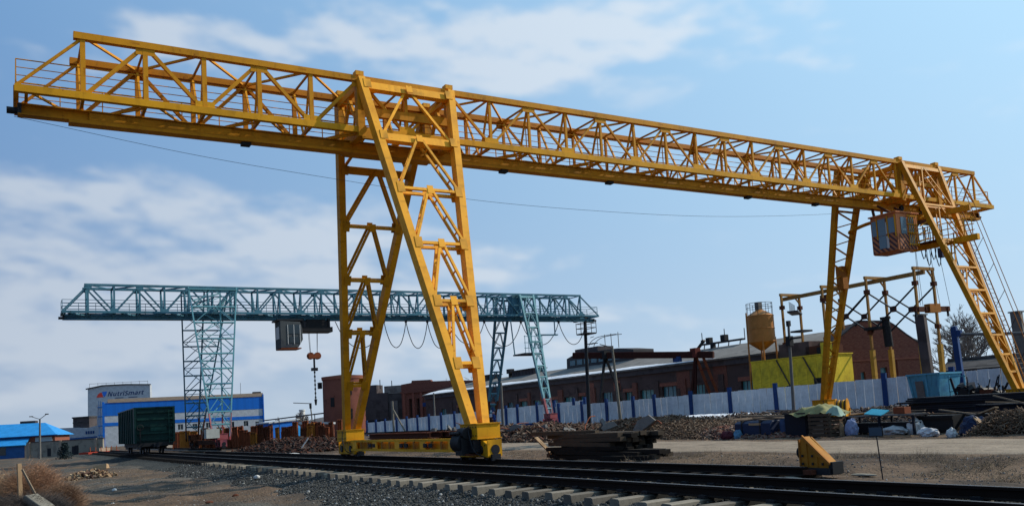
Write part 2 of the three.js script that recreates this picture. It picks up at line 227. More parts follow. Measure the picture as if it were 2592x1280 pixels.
  const clips = new MB(); for (let i = 0; i < 44; i++) for (const x of [7.74, 7.98, 9.34, 9.58]) clips.box(x, 0.135, 29.4 - i * 0.75, 0.07, 0.05, 0.16); struct(clips.build('rail_clips', M.darksteel, track), 'stuff');
}
// crane rails
{
  const a = thing('crane_rail', 'dark crane rail on sleepers running under the yellow crane to the wedge stop', 'crane rail', [12, 0, 0]);
  railAlong('rail', a, 0, 0.06, -44, 20.4); const s = new MB(); for (let i = 0; i < 90; i++) s.box(0, 0, 20.2 - i * 0.7, 1.1, 0.14, 0.22, 0, 0, 0); struct(s.build('timber_sleepers', M.woodD, a), 'stuff');
  const b = thing('crane_rail', 'far crane rail along the fence side of the yard', 'crane rail', [46, 0.02, 0]);
  railAlong('rail', b, 0, 0.06, -46, 24); const s2 = new MB(); for (let i = 0; i < 100; i++) s2.box(0, 0, 23.5 - i * 0.7, 1.1, 0.14, 0.22); struct(s2.build('timber_sleepers', M.woodD, b), 'stuff');
  for (const [x, z, l] of [[13.4, -53, 'rusty crane rail under the teal crane by the goods wagon'], [47.5, -53, 'rusty crane rail under the teal crane by the fence']]) { const c = thing('crane_rail', l, 'crane rail', [x, 0.14, z]); railAlong('rail', c, 0, 0.06, -60, 8.6); box('rail_bed', M.concD, c, 0, 0, -25.7, 0.8, 0.12, 68.6); }
}

// ------------------------------------------------------------------ gantry cranes
function legFrame(leg, o) { // two columns that meet at the foot, tied by beams and inverted-V braces; o: tops a, b; foot l, r (arrays), levels
  const P = (a, b, t) => a.map((v, i) => v + (b[i] - v) * t), mid = (a, b) => P(a, b, 0.5);
  const nrm = V(o.b).sub(V(o.a)).cross(V(o.l).sub(V(o.a))).normalize(); if (nrm.z * o.side < 0) nrm.negate(); const n = nrm.toArray(), off = (p, d) => p.map((v, i) => v + n[i] * d);
  const up = n;
  bar('column', o.m, leg, o.a, P(o.a, o.l, 1.0), o.cd, o.cw, up); bar('column', o.m, leg, o.b, P(o.b, o.r, 1.0), o.cd, o.cw, up);
  const L = (t) => P(o.a, o.l, t), Rr = (t) => P(o.b, o.r, t), ts = o.levels, hd = o.cd / 2 - 0.04;
  ts.forEach((t, i) => {
    if (i < o.heavy) bar('cross_beam', o.m, leg, L(t), Rr(t), 0.24, o.cd * 0.8, n.map((v) => v));
    else for (const d of [hd, -hd]) bar('cross_beam', o.m, leg, off(L(t), d), off(Rr(t), d), 0.09, 0.12, up);
    const g = 0.5 * (i < o.heavy ? 0.8 : 0.9) * (o.gus ?? 1);
    if (o.gus !== 0) for (const d of [hd + 0.05, -hd - 0.05]) { // gusset plates on both faces
      const A = off(L(t), d), B = off(Rr(t), d), Am = P(A, B, Math.min(0.3, 0.3 / Math.max(0.5, V(A).distanceTo(V(B))))), Bm = P(B, A, Math.min(0.3, 0.3 / Math.max(0.5, V(A).distanceTo(V(B))))); 
      bar('gusset', o.m, leg, A, Am, 0.02, g, up); bar('gusset', o.m, leg, B, Bm, 0.02, g, up);
      if (i < ts.length - 1) { const c = mid(A, B); bar('gusset', o.m, leg, P(c, A, 0.26 / Math.max(1.2, V(A).distanceTo(V(B)))), P(c, B, 0.26 / Math.max(1.2, V(A).distanceTo(V(B)))), 0.02, g * 0.8, up); }
    }
    if (i < ts.length - 1) { const c = mid(L(t), Rr(t)), t2 = ts[i + 1] - 0.012, A = P(L(t2), Rr(t2), 0.07), B = P(Rr(t2), L(t2), 0.07), ca = P(c, L(t), 0.06), cb = P(c, Rr(t), 0.06);
      for (const [s, e] of [[ca, A], [cb, B]]) { if (o.double && i >= o.heavy - 1) { for (const d of [hd, -hd]) bar('brace', o.m, leg, off(s, d), off(e, d), o.bw * 0.75, o.bw * 0.9, up); const k = new MB(); for (const q of [0.18, 0.5, 0.82]) k.bar(off(P(s, e, q), hd), off(P(s, e, q), -hd), 0.05, 0.05, [1, 0, 0]); k.build('batten', o.m, leg); } else bar('brace', o.m, leg, s, e, o.bw, o.bw, up); } }
  });
}
function bogie(leg, x, y, z, m, dir, motor, dark) { // wheel carriage that stands on the crane rail (rail along z)
  const b = sub('bogie', leg); b.position.set(x, y, z);
  const g = extrude([[-1.05, 0.12], [1.05, 0.12], [1.05, 0.52], [0.6, 0.72], [-0.6, 0.72], [-1.05, 0.52]], 0.5, 0.02); g.rotateY(-Math.PI / 2); g.translate(0.25, 0, 0); planUV(g, (a, c, d) => [d, c]); mesh('carriage', g, m, b);
  for (const s of [-0.62, 0.62]) { const w = mesh('wheel', new THREE.CylinderGeometry(0.3, 0.3, 0.16, 20), dark, b); w.rotation.z = Math.PI / 2; w.position.set(0, 0.3, s); }
  for (const s of [-0.62, 0.62]) { const w = mesh('axle_cap', new THREE.CylinderGeometry(0.16, 0.16, 0.08, 16), dark, b); w.rotation.z = Math.PI / 2; w.position.set(-0.29, 0.36, s); }
  const cap = mesh('axle_cap', new THREE.CylinderGeometry(0.17, 0.17, 0.1, 16), dark, b); cap.rotation.x = Math.PI / 2; cap.position.set(0.02, 0.36, 1.08);
  box('head_beam', m, b, 0, 1.0, 0.1 * dir, 0.9, 0.5, 1.3); box('pivot', dark, b, 0, 0.74, 0, 0.3, 0.12, 0.5);
  if (motor) { const q = new MB(); q.add(new THREE.CylinderGeometry(0.34, 0.34, 0.62, 16).rotateX(Math.PI / 2), new THREE.Matrix4().setPosition(-0.62, 0.62, -0.1)); q.box(-0.62, 0.5, 0.05, 0.46, 0.6, 0.5); q.add(new THREE.CylinderGeometry(0.2, 0.2, 0.5, 14).rotateX(Math.PI / 2), new THREE.Matrix4().setPosition(-0.62, 0.95, 0.1)); q.build('drive_motor', M.black, b); }
  const q2 = new MB(); for (let i = 0; i < 6; i++) { q2.box(-0.265, 0.62 - 0.1 * (Math.abs(i - 2.5) > 2), -0.9 + i * 0.36, 0.03, 0.05, 0.05); q2.box(-0.46, 1.15, -0.45 + i * 0.2 + 0.1 * dir, 0.03, 0.04, 0.04); q2.box(-0.46, 0.86, -0.45 + i * 0.2 + 0.1 * dir, 0.03, 0.04, 0.04); } q2.build('bolts', dark, b).userData.kind = 'stuff';
  for (const s of [-1, 1]) { box('end_plate', m, b, 0, 0.42, s * 1.1, 0.56, 0.56, 0.03); box('rail_clamp', dark, b, 0, 0.1, s * 1.16, 0.34, 0.22, 0.1); box('stiffener', m, b, -0.27, 0.4, s * 0.3, 0.03, 0.5, 0.06); }
  box('flange', m, b, 0, 1.26, 0.1 * dir, 0.98, 0.03, 1.38); box('flange', m, b, 0, 0.745, 0.1 * dir, 0.98, 0.03, 1.38); mesh('cable', curve([[-0.5, 1.2, 0.2], [-0.62, 0.9, 0.45], [-0.55, 0.3, 0.7], [-0.3, 0.12, 0.9]], 0.02, 16, 5), dark, b);
  if (motor) { box('gearbox', dark, b, -0.42, 0.5, 0.45, 0.3, 0.42, 0.36); box('motor_fins', M.darksteel, b, -0.64, 0.98, -0.2, 0.5, 0.06, 0.7); box('oil_pan', M.rustD, b, -0.5, 0.22, 0.1, 0.5, 0.06, 0.7); }
  return b;
}
function gantry(o) {
  const t = thing('gantry_crane', o.label, 'gantry crane', [o.x, o.y, o.z]);
  const { dx, n, H, Hb, Hm, w } = o, wy = w / 2, m = o.m, X = (i) => i * dx, end = n * dx;
  const tr = sub('truss', t), cs = o.chord, ps = o.post, ds = o.diag;
  for (const s of [1, -1]) {
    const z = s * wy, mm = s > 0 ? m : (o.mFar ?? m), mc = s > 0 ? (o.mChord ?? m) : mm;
    bar('top_chord', mm, tr, [-0.28, H, z], [end + 0.1, H, z], cs, cs); bar('bottom_chord', mc, tr, [-2.05, Hb, z], [end + o.over, Hb, z], cs * 1.05, cs * 0.9);
    for (let i = 0; i <= n; i++) { const p = ps * (o.taper ? lerp(1.3, 0.85, sstep(3, 10, i)) : 1); bar('post', mm, tr, [X(i), Hb + cs / 2, z], [X(i), H - cs / 2, z], p, p, [0, 0, 1]); }
    for (let i = 0; i < n; i++) { const e = (i + (o.flip ?? 0)) % 2 === 0 ? [[X(i) + 0.12, Hb + cs / 2, z], [X(i + 1) - 0.12, H - cs / 2, z]] : [[X(i) + 0.12, H - cs / 2, z], [X(i + 1) - 0.12, Hb + cs / 2, z]]; const dd = ds * (o.taper ? lerp(1.25, 0.85, sstep(3, 10, i)) : 1); bar('diagonal', mm, tr, ...e, dd, dd * 1.05); }
    for (let i = 1 - (o.flip ?? 0); i < n; i += 2) { bar('gusset', mm, tr, [X(i) - 0.32, H - cs / 2 - 0.12, z + s * (ps / 2 + 0.008)], [X(i) + 0.32, H - cs / 2 - 0.12, z + s * (ps / 2 + 0.008)], 0.24, 0.014); if (i + 1 <= n) bar('gusset', mc, tr, [X(i + 1) - 0.34, Hb + cs / 2 + 0.11, z + s * (ps / 2 + 0.008)], [X(i + 1) + 0.34, Hb + cs / 2 + 0.11, z + s * (ps / 2 + 0.008)], 0.22, 0.014); }
    bar('end_strut', mm, tr, [0, H - 0.05, z], [-2.0, Hb + 0.1, z], ds * 0.9, ds * 0.9); bar('end_strut', mm, tr, [end, H - 0.05, z], [end + o.over * 0.96, Hb + 0.1, z], ds * 0.9, ds * 0.9);
  }
  for (let i = 0; i < n; i++) { const s = i % 2 ? -1 : 1; bar('top_brace', m, tr, [X(i) + 0.1, H, s * wy * 0.93], [X(i + 1) - 0.1, H, -s * wy * 0.93], ds * 0.8, ds * 0.8); }
  for (let i = 0; i <= n; i++) for (const s of [1, -1]) bar('cross_brace', m, tr, [X(i), H - 0.1, s * wy * 0.95], [X(i) + 0.04, Hb - 0.1, s * 0.06], ds * 0.75, ds * 0.75, [1, 0, 0]);
  for (let i = 0; i <= n; i += 1) bar('top_tie', m, tr, [X(i), H - 0.02, wy - cs / 2], [X(i), H - 0.02, -wy + cs / 2], ds * 0.7, ds * 0.7);
  bar('end_beam', m, tr, [-2.0, Hb, wy], [-2.0, Hb, -wy], 0.2, 0.16); bar('end_beam', m, tr, [end + o.over, Hb, wy], [end + o.over, Hb, -wy], 0.2, 0.16);
  for (let i = -1; i <= n; i++) { bar('floor_beam', m, tr, [X(i) + (i < 0 ? 0.3 : 0), Hb - 0.05, wy - cs / 2], [X(i) + (i < 0 ? 0.3 : 0), Hb - 0.05, -wy + cs / 2], ds * 1.1, ds); const s = i % 2 ? 1 : -1; if (i < n) bar('floor_brace', m, tr, [X(i) + 0.4, Hb - 0.03, s * wy * 0.9], [X(i + 1) - 0.1, Hb - 0.03, -s * wy * 0.9], ds * 0.7, ds * 0.7); }
  const yT = Hm + o.beamH; for (let i = 0; i <= n; i++) bar('hanger', m, tr, [X(i), yT, 0], [X(i), Hb - 0.1, 0], ds * 0.8, ds * 0.8, [0, 0, 1]);
  for (let i = 0; i < n; i++) for (const s of [1, -1]) if ((i + (s > 0)) % 2) bar('hanger_brace', m, tr, [X(i + 0.5), yT, 0.05 * s], [X(i + 1), Hb - 0.12, s * wy * 0.92], ds * 0.6, ds * 0.6);
  // running beam of I section
  const x0 = -1.95, x1 = end + o.over + 0.05, hb = o.beamH, fw = 0.2, g = extrude([[-fw, 0], [fw, 0], [fw, 0.035], [0.03, 0.05], [0.03, hb - 0.05], [fw, hb - 0.035], [fw, hb], [-fw, hb], [-fw, hb - 0.035], [-0.03, hb - 0.05], [-0.03, 0.05], [-fw, 0.035]], x1 - x0); g.rotateY(Math.PI / 2); planUV(g, (a, b, c) => [a, b + c]);
  const mono = mesh('running_beam', g, m, t); mono.position.set(x0, Hm, 0);
  if (o.plate) box('bottom_plate', m, mono, (x1 - x0) / 2 + 0.75, -0.055, 0, x1 - x0 - 1.6, 0.105, 0.46);
  const bar2 = box('web_cover', m, mono, (x1 - x0) / 2 + 0.7, hb / 2, 0.13, x1 - x0 - 3, hb - 0.12, 0.012); const bar3 = box('web_cover', m, mono, (x1 - x0) / 2 + 0.7, hb / 2, -0.13, x1 - x0 - 3, hb - 0.12, 0.012);
  for (const e of [x0 - 0.15, x1 + 0.15]) { const k = new MB(); k.add(new THREE.CylinderGeometry(0.12, 0.12, 0.36, 12).rotateZ(Math.PI / 2), new THREE.Matrix4().setPosition(e, Hm + 0.16, 0)); k.box(e + (e < 0 ? 0.2 : -0.2), Hm + 0.2, 0, 0.12, 0.36, 0.4); k.build('end_buffer', o.dark, t); }
  for (const xl of o.lamps ?? []) { const f = new MB(); f.box(xl, Hm - 0.13, 0, 0.34, 0.2, 0.3); f.bar([xl, Hm - 0.05, 0], [xl, Hm + 0.02, 0], 0.06, 0.06, [1, 0, 0]); f.build('flood_lamp', M.black, t); }
  // handrails along both sides of the walkway
  const rl = sub('walkway_railing', t);
  for (const z of [wy * 0.8, -wy * 1.05]) {
    for (const y of [1.1, 0.82, 0.55, 0.28]) rod('handrail', o.mRail ?? m, rl, [-2.0, Hb + y, z], [end + o.over, Hb + y, z], y > 1 ? o.rr : o.rr * 0.75, undefined, 6);
    const k = new MB(); for (let x = -2.0; x <= end + o.over + 0.01; x += (end + o.over + 2) / Math.round((end + o.over + 2) / (z > 0 ? 4 : 1.4))) k.bar([x, Hb, z], [x, Hb + 1.1, z], o.rr * 1.7, o.rr * 1.7, [0, 0, 1]); k.build('railing_posts', o.mRail ?? m, rl).userData.kind = 'stuff';
  }
  for (const x of [-2.0, end + o.over]) for (const y of [1.1, 0.55]) rod('handrail', m, rl, [x, Hb + y, wy * 0.8], [x, Hb + y, -wy * 1.05], o.rr, undefined, 6);
  for (const y of [0.5, 0.36]) rod('conductor_cable', o.dark, t, [0, H + y * 0.4, -wy - 0.3 - y * 0.4], [end, H + y * 0.4, -wy - 0.3 - y * 0.4], 0.014, undefined, 5);
  box('walkway', o.dark2 ?? o.dark, t, end / 2, Hb + 0.12, -wy * 0.9, end + 3, 0.03, 0.3);
  // legs
  for (const L of o.legs) {
    const leg = sub('support_leg', t); legFrame(leg, L);
    if (L.foot) bogie(leg, (L.l[0] + L.r[0]) / 2, 0.2, L.foot, L.mFoot ?? m, Math.sign(L.foot), L.motor, o.dark);
    if (L.redTo) { const P = (a, b, s) => a.map((v, i) => v + (b[i] - v) * s); bar('painted_shank', L.mRed, leg, P(L.a, L.l, L.redTo), P(L.a, L.l, 1.02), L.cd * 1.08, L.cw * 1.12); bar('painted_shank', L.mRed, leg, P(L.b, L.r, L.redTo), P(L.b, L.r, 1.02), L.cd * 1.08, L.cw * 1.12); }
  }
  return t;
}
const LV = [0.022, 0.185, 0.345, 0.505, 0.668, 0.835];
const Y0 = { m: M.yellow, cd: 0.42, cw: 0.285, levels: LV, heavy: 2, double: true, bw: 0.11 };
const yc = gantry({
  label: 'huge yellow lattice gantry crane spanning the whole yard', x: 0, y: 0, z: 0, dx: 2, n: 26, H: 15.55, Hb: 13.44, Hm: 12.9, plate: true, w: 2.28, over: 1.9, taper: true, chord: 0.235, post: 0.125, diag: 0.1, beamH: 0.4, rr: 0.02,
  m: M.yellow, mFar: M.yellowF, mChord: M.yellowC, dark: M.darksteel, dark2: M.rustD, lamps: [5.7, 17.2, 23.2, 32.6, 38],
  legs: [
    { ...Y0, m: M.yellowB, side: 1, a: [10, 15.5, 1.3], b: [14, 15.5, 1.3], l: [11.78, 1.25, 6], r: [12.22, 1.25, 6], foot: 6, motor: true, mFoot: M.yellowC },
    { ...Y0, side: -1, a: [10, 15.5, -1.3], b: [14, 15.5, -1.3], l: [11.78, 1.25, -7.2], r: [12.22, 1.25, -7.2], foot: -7.2, mFoot: M.yellowC },
    { m: M.yellow, cd: 0.3, cw: 0.26, bw: 0.075, levels: [0.02, 0.2, 0.36, 0.48, 0.58, 0.68, 0.77, 0.85, 0.92], heavy: 1, double: true, gus: 0, side: 1, a: [44.4, 15.5, 1.3], b: [48, 15.5, 1.3], l: [45.75, 1.25, 6], r: [46.25, 1.25, 6], foot: 6 },
    { m: M.yellow, cd: 0.34, cw: 0.26, bw: 0.08, levels: [0.02, 0.16], heavy: 1, gus: 0, side: -1, a: [41.9, 15.5, -1.3], b: [44.2, 15.5, -1.3], l: [45.75, 1.25, -7.2], r: [46.2, 1.25, -7.2], foot: -7.2 },
  ],
});
{ // extras of the yellow crane
  const P = (a, b, s) => a.map((v, i) => v + (b[i] - v) * s), leg = sub('support_leg', yc);
  const a = [41.9, 15.5, -1.3], b = [44.2, 15.5, -1.3], l = [45.75, 1.25, -7.2], r = [46.2, 1.25, -7.2];
  for (let i = 0; i < 11; i++) { const t0 = 0.16 + i * 0.072, t1 = t0 + 0.072; bar('lacing', M.yellow, leg, P(a, l, t0), P(b, r, t0 + 0.04), 0.08, 0.08); bar('lacing', M.yellow, leg, P(b, r, t0 + 0.04), P(a, l, t1), 0.07, 0.08); }
  mesh('knee_brace', curve([P(b, r, 0.24), [44.1, 12.0, -2.6], [45.2, 12.5, -1.8], [46.6, 12.6, -1.2]], 0.11, 16, 8), M.yellow, yc);
  box('junction_box', M.ochre, yc, 44.7, 9.3, -3.9, 0.5, 1.5, 0.5);
  const tie = sub('ground_beam', yc); // tie beam between the two feet
  for (const y of [0.52, 0.92]) box('rail_plate', M.yellowC, tie, 11.72, y, -0.7, 0.1, 0.1, 11.4);
  box('web', M.yellow, tie, 11.86, 0.72, -0.7, 0.05, 0.36, 11.4);
  for (let i = 0; i < 13; i++) box(i % 3 ? 'stiffener' : 'cover_plate', i % 3 ? M.ochre : M.yellowB, tie, 11.70, 0.72, -5.9 + i * 0.86, 0.06, 0.3, i % 3 ? 0.14 : 0.5);
  for (const z of [-3.4, 0.2, 2.6]) { box('slot', M.black, tie, 11.68, 0.72, z, 0.05, 0.16, 0.34); box('slot', M.black, tie, 11.68, 0.72, z - 0.5, 0.05, 0.16, 0.3); }
  // portal plates inside the truss above each support
  for (const [x, z] of [[10, 1.14], [14, 1.14], [10, -1.14], [14, -1.14], [44.4, 1.14], [48, 1.14], [44.4, -1.14], [48, -1.14]]) { box('portal_post', M.yellow, yc, x, 14.5, z, 0.3, 2.0, 0.3); box('node_cap', M.yellowB, yc, x, 15.76, z, 0.34, 0.18, 0.34); }
  for (const x of [10, 14, 44.4, 48]) { bar('portal_beam', M.yellow, yc, [x, 13.35, -1.3], [x, 13.35, 1.3], 0.4, 0.3); bar('portal_beam', M.yellow, yc, [x, 15.3, -1.1], [x, 15.3, 1.1], 0.3, 0.2); for (const s of [1, -1]) bar('portal_brace', M.yellow, yc, [x, 13.6, s * 1.0], [x, 15.2, -s * 0.1], 0.14, 0.12); }
  for (const y of [13.25, 14.2]) for (const z of [-1.25, 1.2]) bar('portal_beam', M.yellow, yc, [10, y, z], [14, y, z], 0.34, 0.18);
  for (const z of [-1.2, 1.2]) bar('portal_beam', M.yellow, yc, [44.4, 14.3, z], [48, 14.3, z], 0.24, 0.18);
  // ladder with a rail beside the far support
  const lad = sub('access_ladder', yc), A = [49.0, 13.2, 1.6], B = [47.1, 0.9, 6.0];
  for (const d of [0, 0.5]) rod('ladder_rail', M.ochre, lad, [A[0] + d, A[1], A[2]], [B[0] + d, B[1], B[2]], 0.035, undefined, 6);
  for (const d of [0.05, 0.55]) rod('ladder_rail', M.ochre, lad, [A[0] + d, A[1] + 0.9, A[2] + 0.6], [B[0] + d, B[1] + 0.9, B[2] + 0.6], 0.022, undefined, 6);
  const k = new MB(); for (let i = 0; i < 44; i++) { const p = P(A, B, i / 43); k.rod(p, [p[0] + 0.5, p[1], p[2]], 0.016); if (i % 6 === 0) k.rod(p, [p[0] + 0.05, p[1] + 0.9, p[2] + 0.6], 0.018); } struct(k.build('rungs', M.darksteel, lad), 'stuff');
  // service platform on the far support, next to the cabin
  const pf = sub('service_platform', yc);
  pf.position.y = 0.45; bar('edge_beam', M.yellowC, pf, [46.0, 9.95, 0.3], [46.4, 9.95, 4.4], 0.34, 0.3); bar('edge_beam', M.yellow, pf, [46.0, 11.9, -1.0], [47.2, 11.9, 3.6], 0.34, 0.26);
  box('deck', M.rustD, pf, 45.7, 10.1, 1.6, 0.7, 0.04, 2.6);
  for (let i = 0; i < 9; i++) rod('railing_post', M.yellowC, pf, [46.05 + i * 0.03, 10, 0.3 + i * 0.48], [46.05 + i * 0.03, 11.15, 0.3 + i * 0.48], 0.03, undefined, 6);
  for (const y of [10.4, 10.75, 11.12]) rod('handrail', M.yellowC, pf, [46.02, y, 0.2], [46.4, y, 4.2], 0.028, undefined, 6);
  for (const x of [45.2, 46.1]) bar('hanger', M.yellow, pf, [x, 10, -0.9], [x, 13.2, -0.9], 0.12, 0.12, [1, 0, 0]);
  for (let i = 0; i < 5; i++) bar('hanger', M.yellowC, pf, [44.95 + 0.12 * i, 10.1 + 0.5 * i, 1.6], [45.9, 10.4 + 0.5 * i, 1.6], 0.06, 0.06);
}
{ // hoist trolley with the driver's cabin, hanging from the running beam
  const t = thing('hoist_trolley', 'hoist trolley with an orange striped driver cabin under the yellow crane', 'hoist trolley', [45.2, 0, 0]);
  const stripes = tex(256, 1, (u, v) => { const s = ((u * 3 + v * 3) % 1) < 0.5; return s ? [0.52, 0.20, 0.09] : [0.09, 0.05, 0.055]; });
  const cglass = mat(0.16, 0.25, 0.30, { roughness: 0.12 }); const org = mat(0.78, 0.27, 0.10, { map: T.grime, roughness: 0.55 }), str = mat(1, 1, 1, { map: stripes, roughness: 0.6 });  // cabin glass colour lightened to stand in for reflected sky
  const c = sub('cabin', t); c.position.set(-1.45, 9.95, 0.85);
  const g = extrude([[-0.95, 0.05], [-0.85, 0], [0.3, 0.02], [0.8, 0.22], [1.05, 0.75], [1.05, 2.2], [-0.95, 2.25]], 1.7, 0.02); g.translate(0, 0, -0.85); planUV(g, (x, y, z) => [x + z, y]); mesh('body', g, org, c);
  box('roof', org, c, 0.05, 2.3, 0, 2.2, 0.08, 1.9);
  box('striped_panel', str, c, -0.985, 0.56, 0.0, 0.02, 1.0, 1.66); box('striped_panel', str, c, 0.0, 0.56, 0.885, 1.6, 0.9, 0.02);
  { const k = new MB(); for (let i = 0; i < 6; i++) k.box(0.05 + i * 0.17, 1.25, 0.95, 0.03, 1.9, 0.03); for (const y of [0.4, 1.1, 1.6, 2.1]) k.box(0.45, y, 0.95, 1.0, 0.04, 0.03); k.build('guard_bars', M.yellowC, c); box('window', cglass, c, -0.35, 1.5, 0.9, 0.5, 1.0, 0.03); box('window', cglass, c, -1.0, 1.55, 0.55, 0.03, 0.9, 0.4); box('window', cglass, c, -1.0, 1.55, -0.62, 0.03, 0.9, 0.3); for (const z of [-0.42, 0.3, 0.8]) box('window_post', M.yellowC, c, -1.01, 1.5, z, 0.04, 1.3, 0.05); }
  for (const y of [1.55, 0.65]) { box('window', cglass, c, -1.005, y, -0.1, 0.03, y > 1 ? 1.0 : 0.75, 0.5); box('window', cglass, c, 0.35, y, 0.905, 0.45, y > 1 ? 0.95 : 0.6, 0.03); }
  box('window_post', M.white, c, -1.01, 1.45, 0.2, 0.03, 0.7, 0.07); box('window_post', M.white, c, -1.01, 0.6, 0.24, 0.03, 0.72, 0.14);
  const hg = new MB(); for (const x of [-2.2, -0.6]) for (const z of [0.15, 1.4]) hg.bar([x, 12.2, z], [x, 12.9, z * 0.3], 0.12, 0.12, [1, 0, 0]); hg.build('cabin_hanger', M.rustD, t);
  const b = new MB(); b.box(1.4, 12.35, 0, 2.6, 0.14, 1.5); b.box(1.4, 12.1, 0.65, 2.5, 0.3, 0.1); b.box(1.4, 12.1, -0.65, 2.5, 0.3, 0.1); b.build('frame', M.rustD, t);
  const d = mesh('rope_drum', new THREE.CylinderGeometry(0.3, 0.3, 1.2, 18), M.darksteel, t); d.rotation.x = Math.PI / 2; d.position.set(1.2, 12.1, 0);
  const mo = mesh('hoist_motor', new THREE.CylinderGeometry(0.26, 0.26, 0.8, 16), M.darksteel, t); mo.rotation.z = Math.PI / 2; mo.position.set(2.3, 12.55, 0.3);
  for (const s of [-1, 1]) for (const x of [0.4, 2.4]) { const w = mesh('wheel', new THREE.CylinderGeometry(0.17, 0.17, 0.1, 16), M.darksteel, t); w.rotation.x = Math.PI / 2; w.position.set(x, 13.02, s * 0.24); }
  for (let i = 0; i < 4; i++) mesh('cable_loop', curve([[0.8 + i * 0.5, 11.8, 0.9], [0.9 + i * 0.5, 10.4 - (i % 2) * 0.5, 0.9], [1.15 + i * 0.5, 9.7 - (i % 2) * 0.4, 0.9], [1.45 + i * 0.5, 10.4, 0.9], [1.5 + i * 0.5, 11.7, 0.9]], 0.03, 24, 5), M.black, t);
  box('cable_bundle', mat(0.05, 0.07, 0.16, { map: T.soft }), t, 3.0, 10.2, 0.9, 0.4, 0.6, 0.3);
  for (const [x, z] of [[1.25, 0.2], [2.1, -0.2], [2.75, 0.2], [3.9, -0.2], [4.3, 0.2]]) rod('hoist_rope', M.darksteel, t, [x * 0.7 + 0.5, 12, z], [x + 0.1, 6.95, z], 0.014, undefined, 5);
  const s = thing('spreader_beam', 'dark lifting beam with a yellow middle hung on the crane ropes', 'lifting beam', [47.95, 6.75, 0]); s.rotation.z = 0.02;
  box('beam', M.rustD, s, 0, 0, 0, 3.5, 0.32, 0.24); box('yoke', M.ochre, s, 0.1, 0.05, 0, 1.1, 0.55, 0.4); for (const x of [-1.65, 1.65]) { box('shackle', M.darksteel, s, x, -0.3, 0, 0.1, 0.35, 0.1); } 
  const q = new MB(); for (let i = 0; i < 5; i++) q.box(-1.5 + i * 0.75, 0, 0.13, 0.06, 0.3, 0.06); q.build('stiffener', M.rustD, s);
  const f = mesh('slack_cable', curve([[-2.06, 12.75, 0.3], [3.85, 12.01, 0.3], [9.24, 11.58, 0.3], [15.4, 11.21, 0.3], [22, 11.18, 0.3], [29.4, 11.4, 0.3], [38.5, 12.14, 0.3], [42, 12.6, 0.3]], 0.008, 90, 5), M.darksteel);
  tag(f, 'thin slack cable hanging in a long curve below the yellow crane beam', 'cable');
  const w = thing('loose_cable', 'black power cable looping down from the end of the yellow crane beam', 'cable', [52.4, 12.8, 0]); mesh('loop', curve([[0, 0, 0], [0.1, -1.6, 0], [-0.3, -3.4, 0.2], [-1.2, -4.1, 0.4], [-2.2, -3.0, 0.6], [-2.6, -1.2, 0.8]], 0.035, 40, 6), M.black, w); mesh('clamp', boxG(0.16, 0.3, 0.16), M.darksteel, w);
}
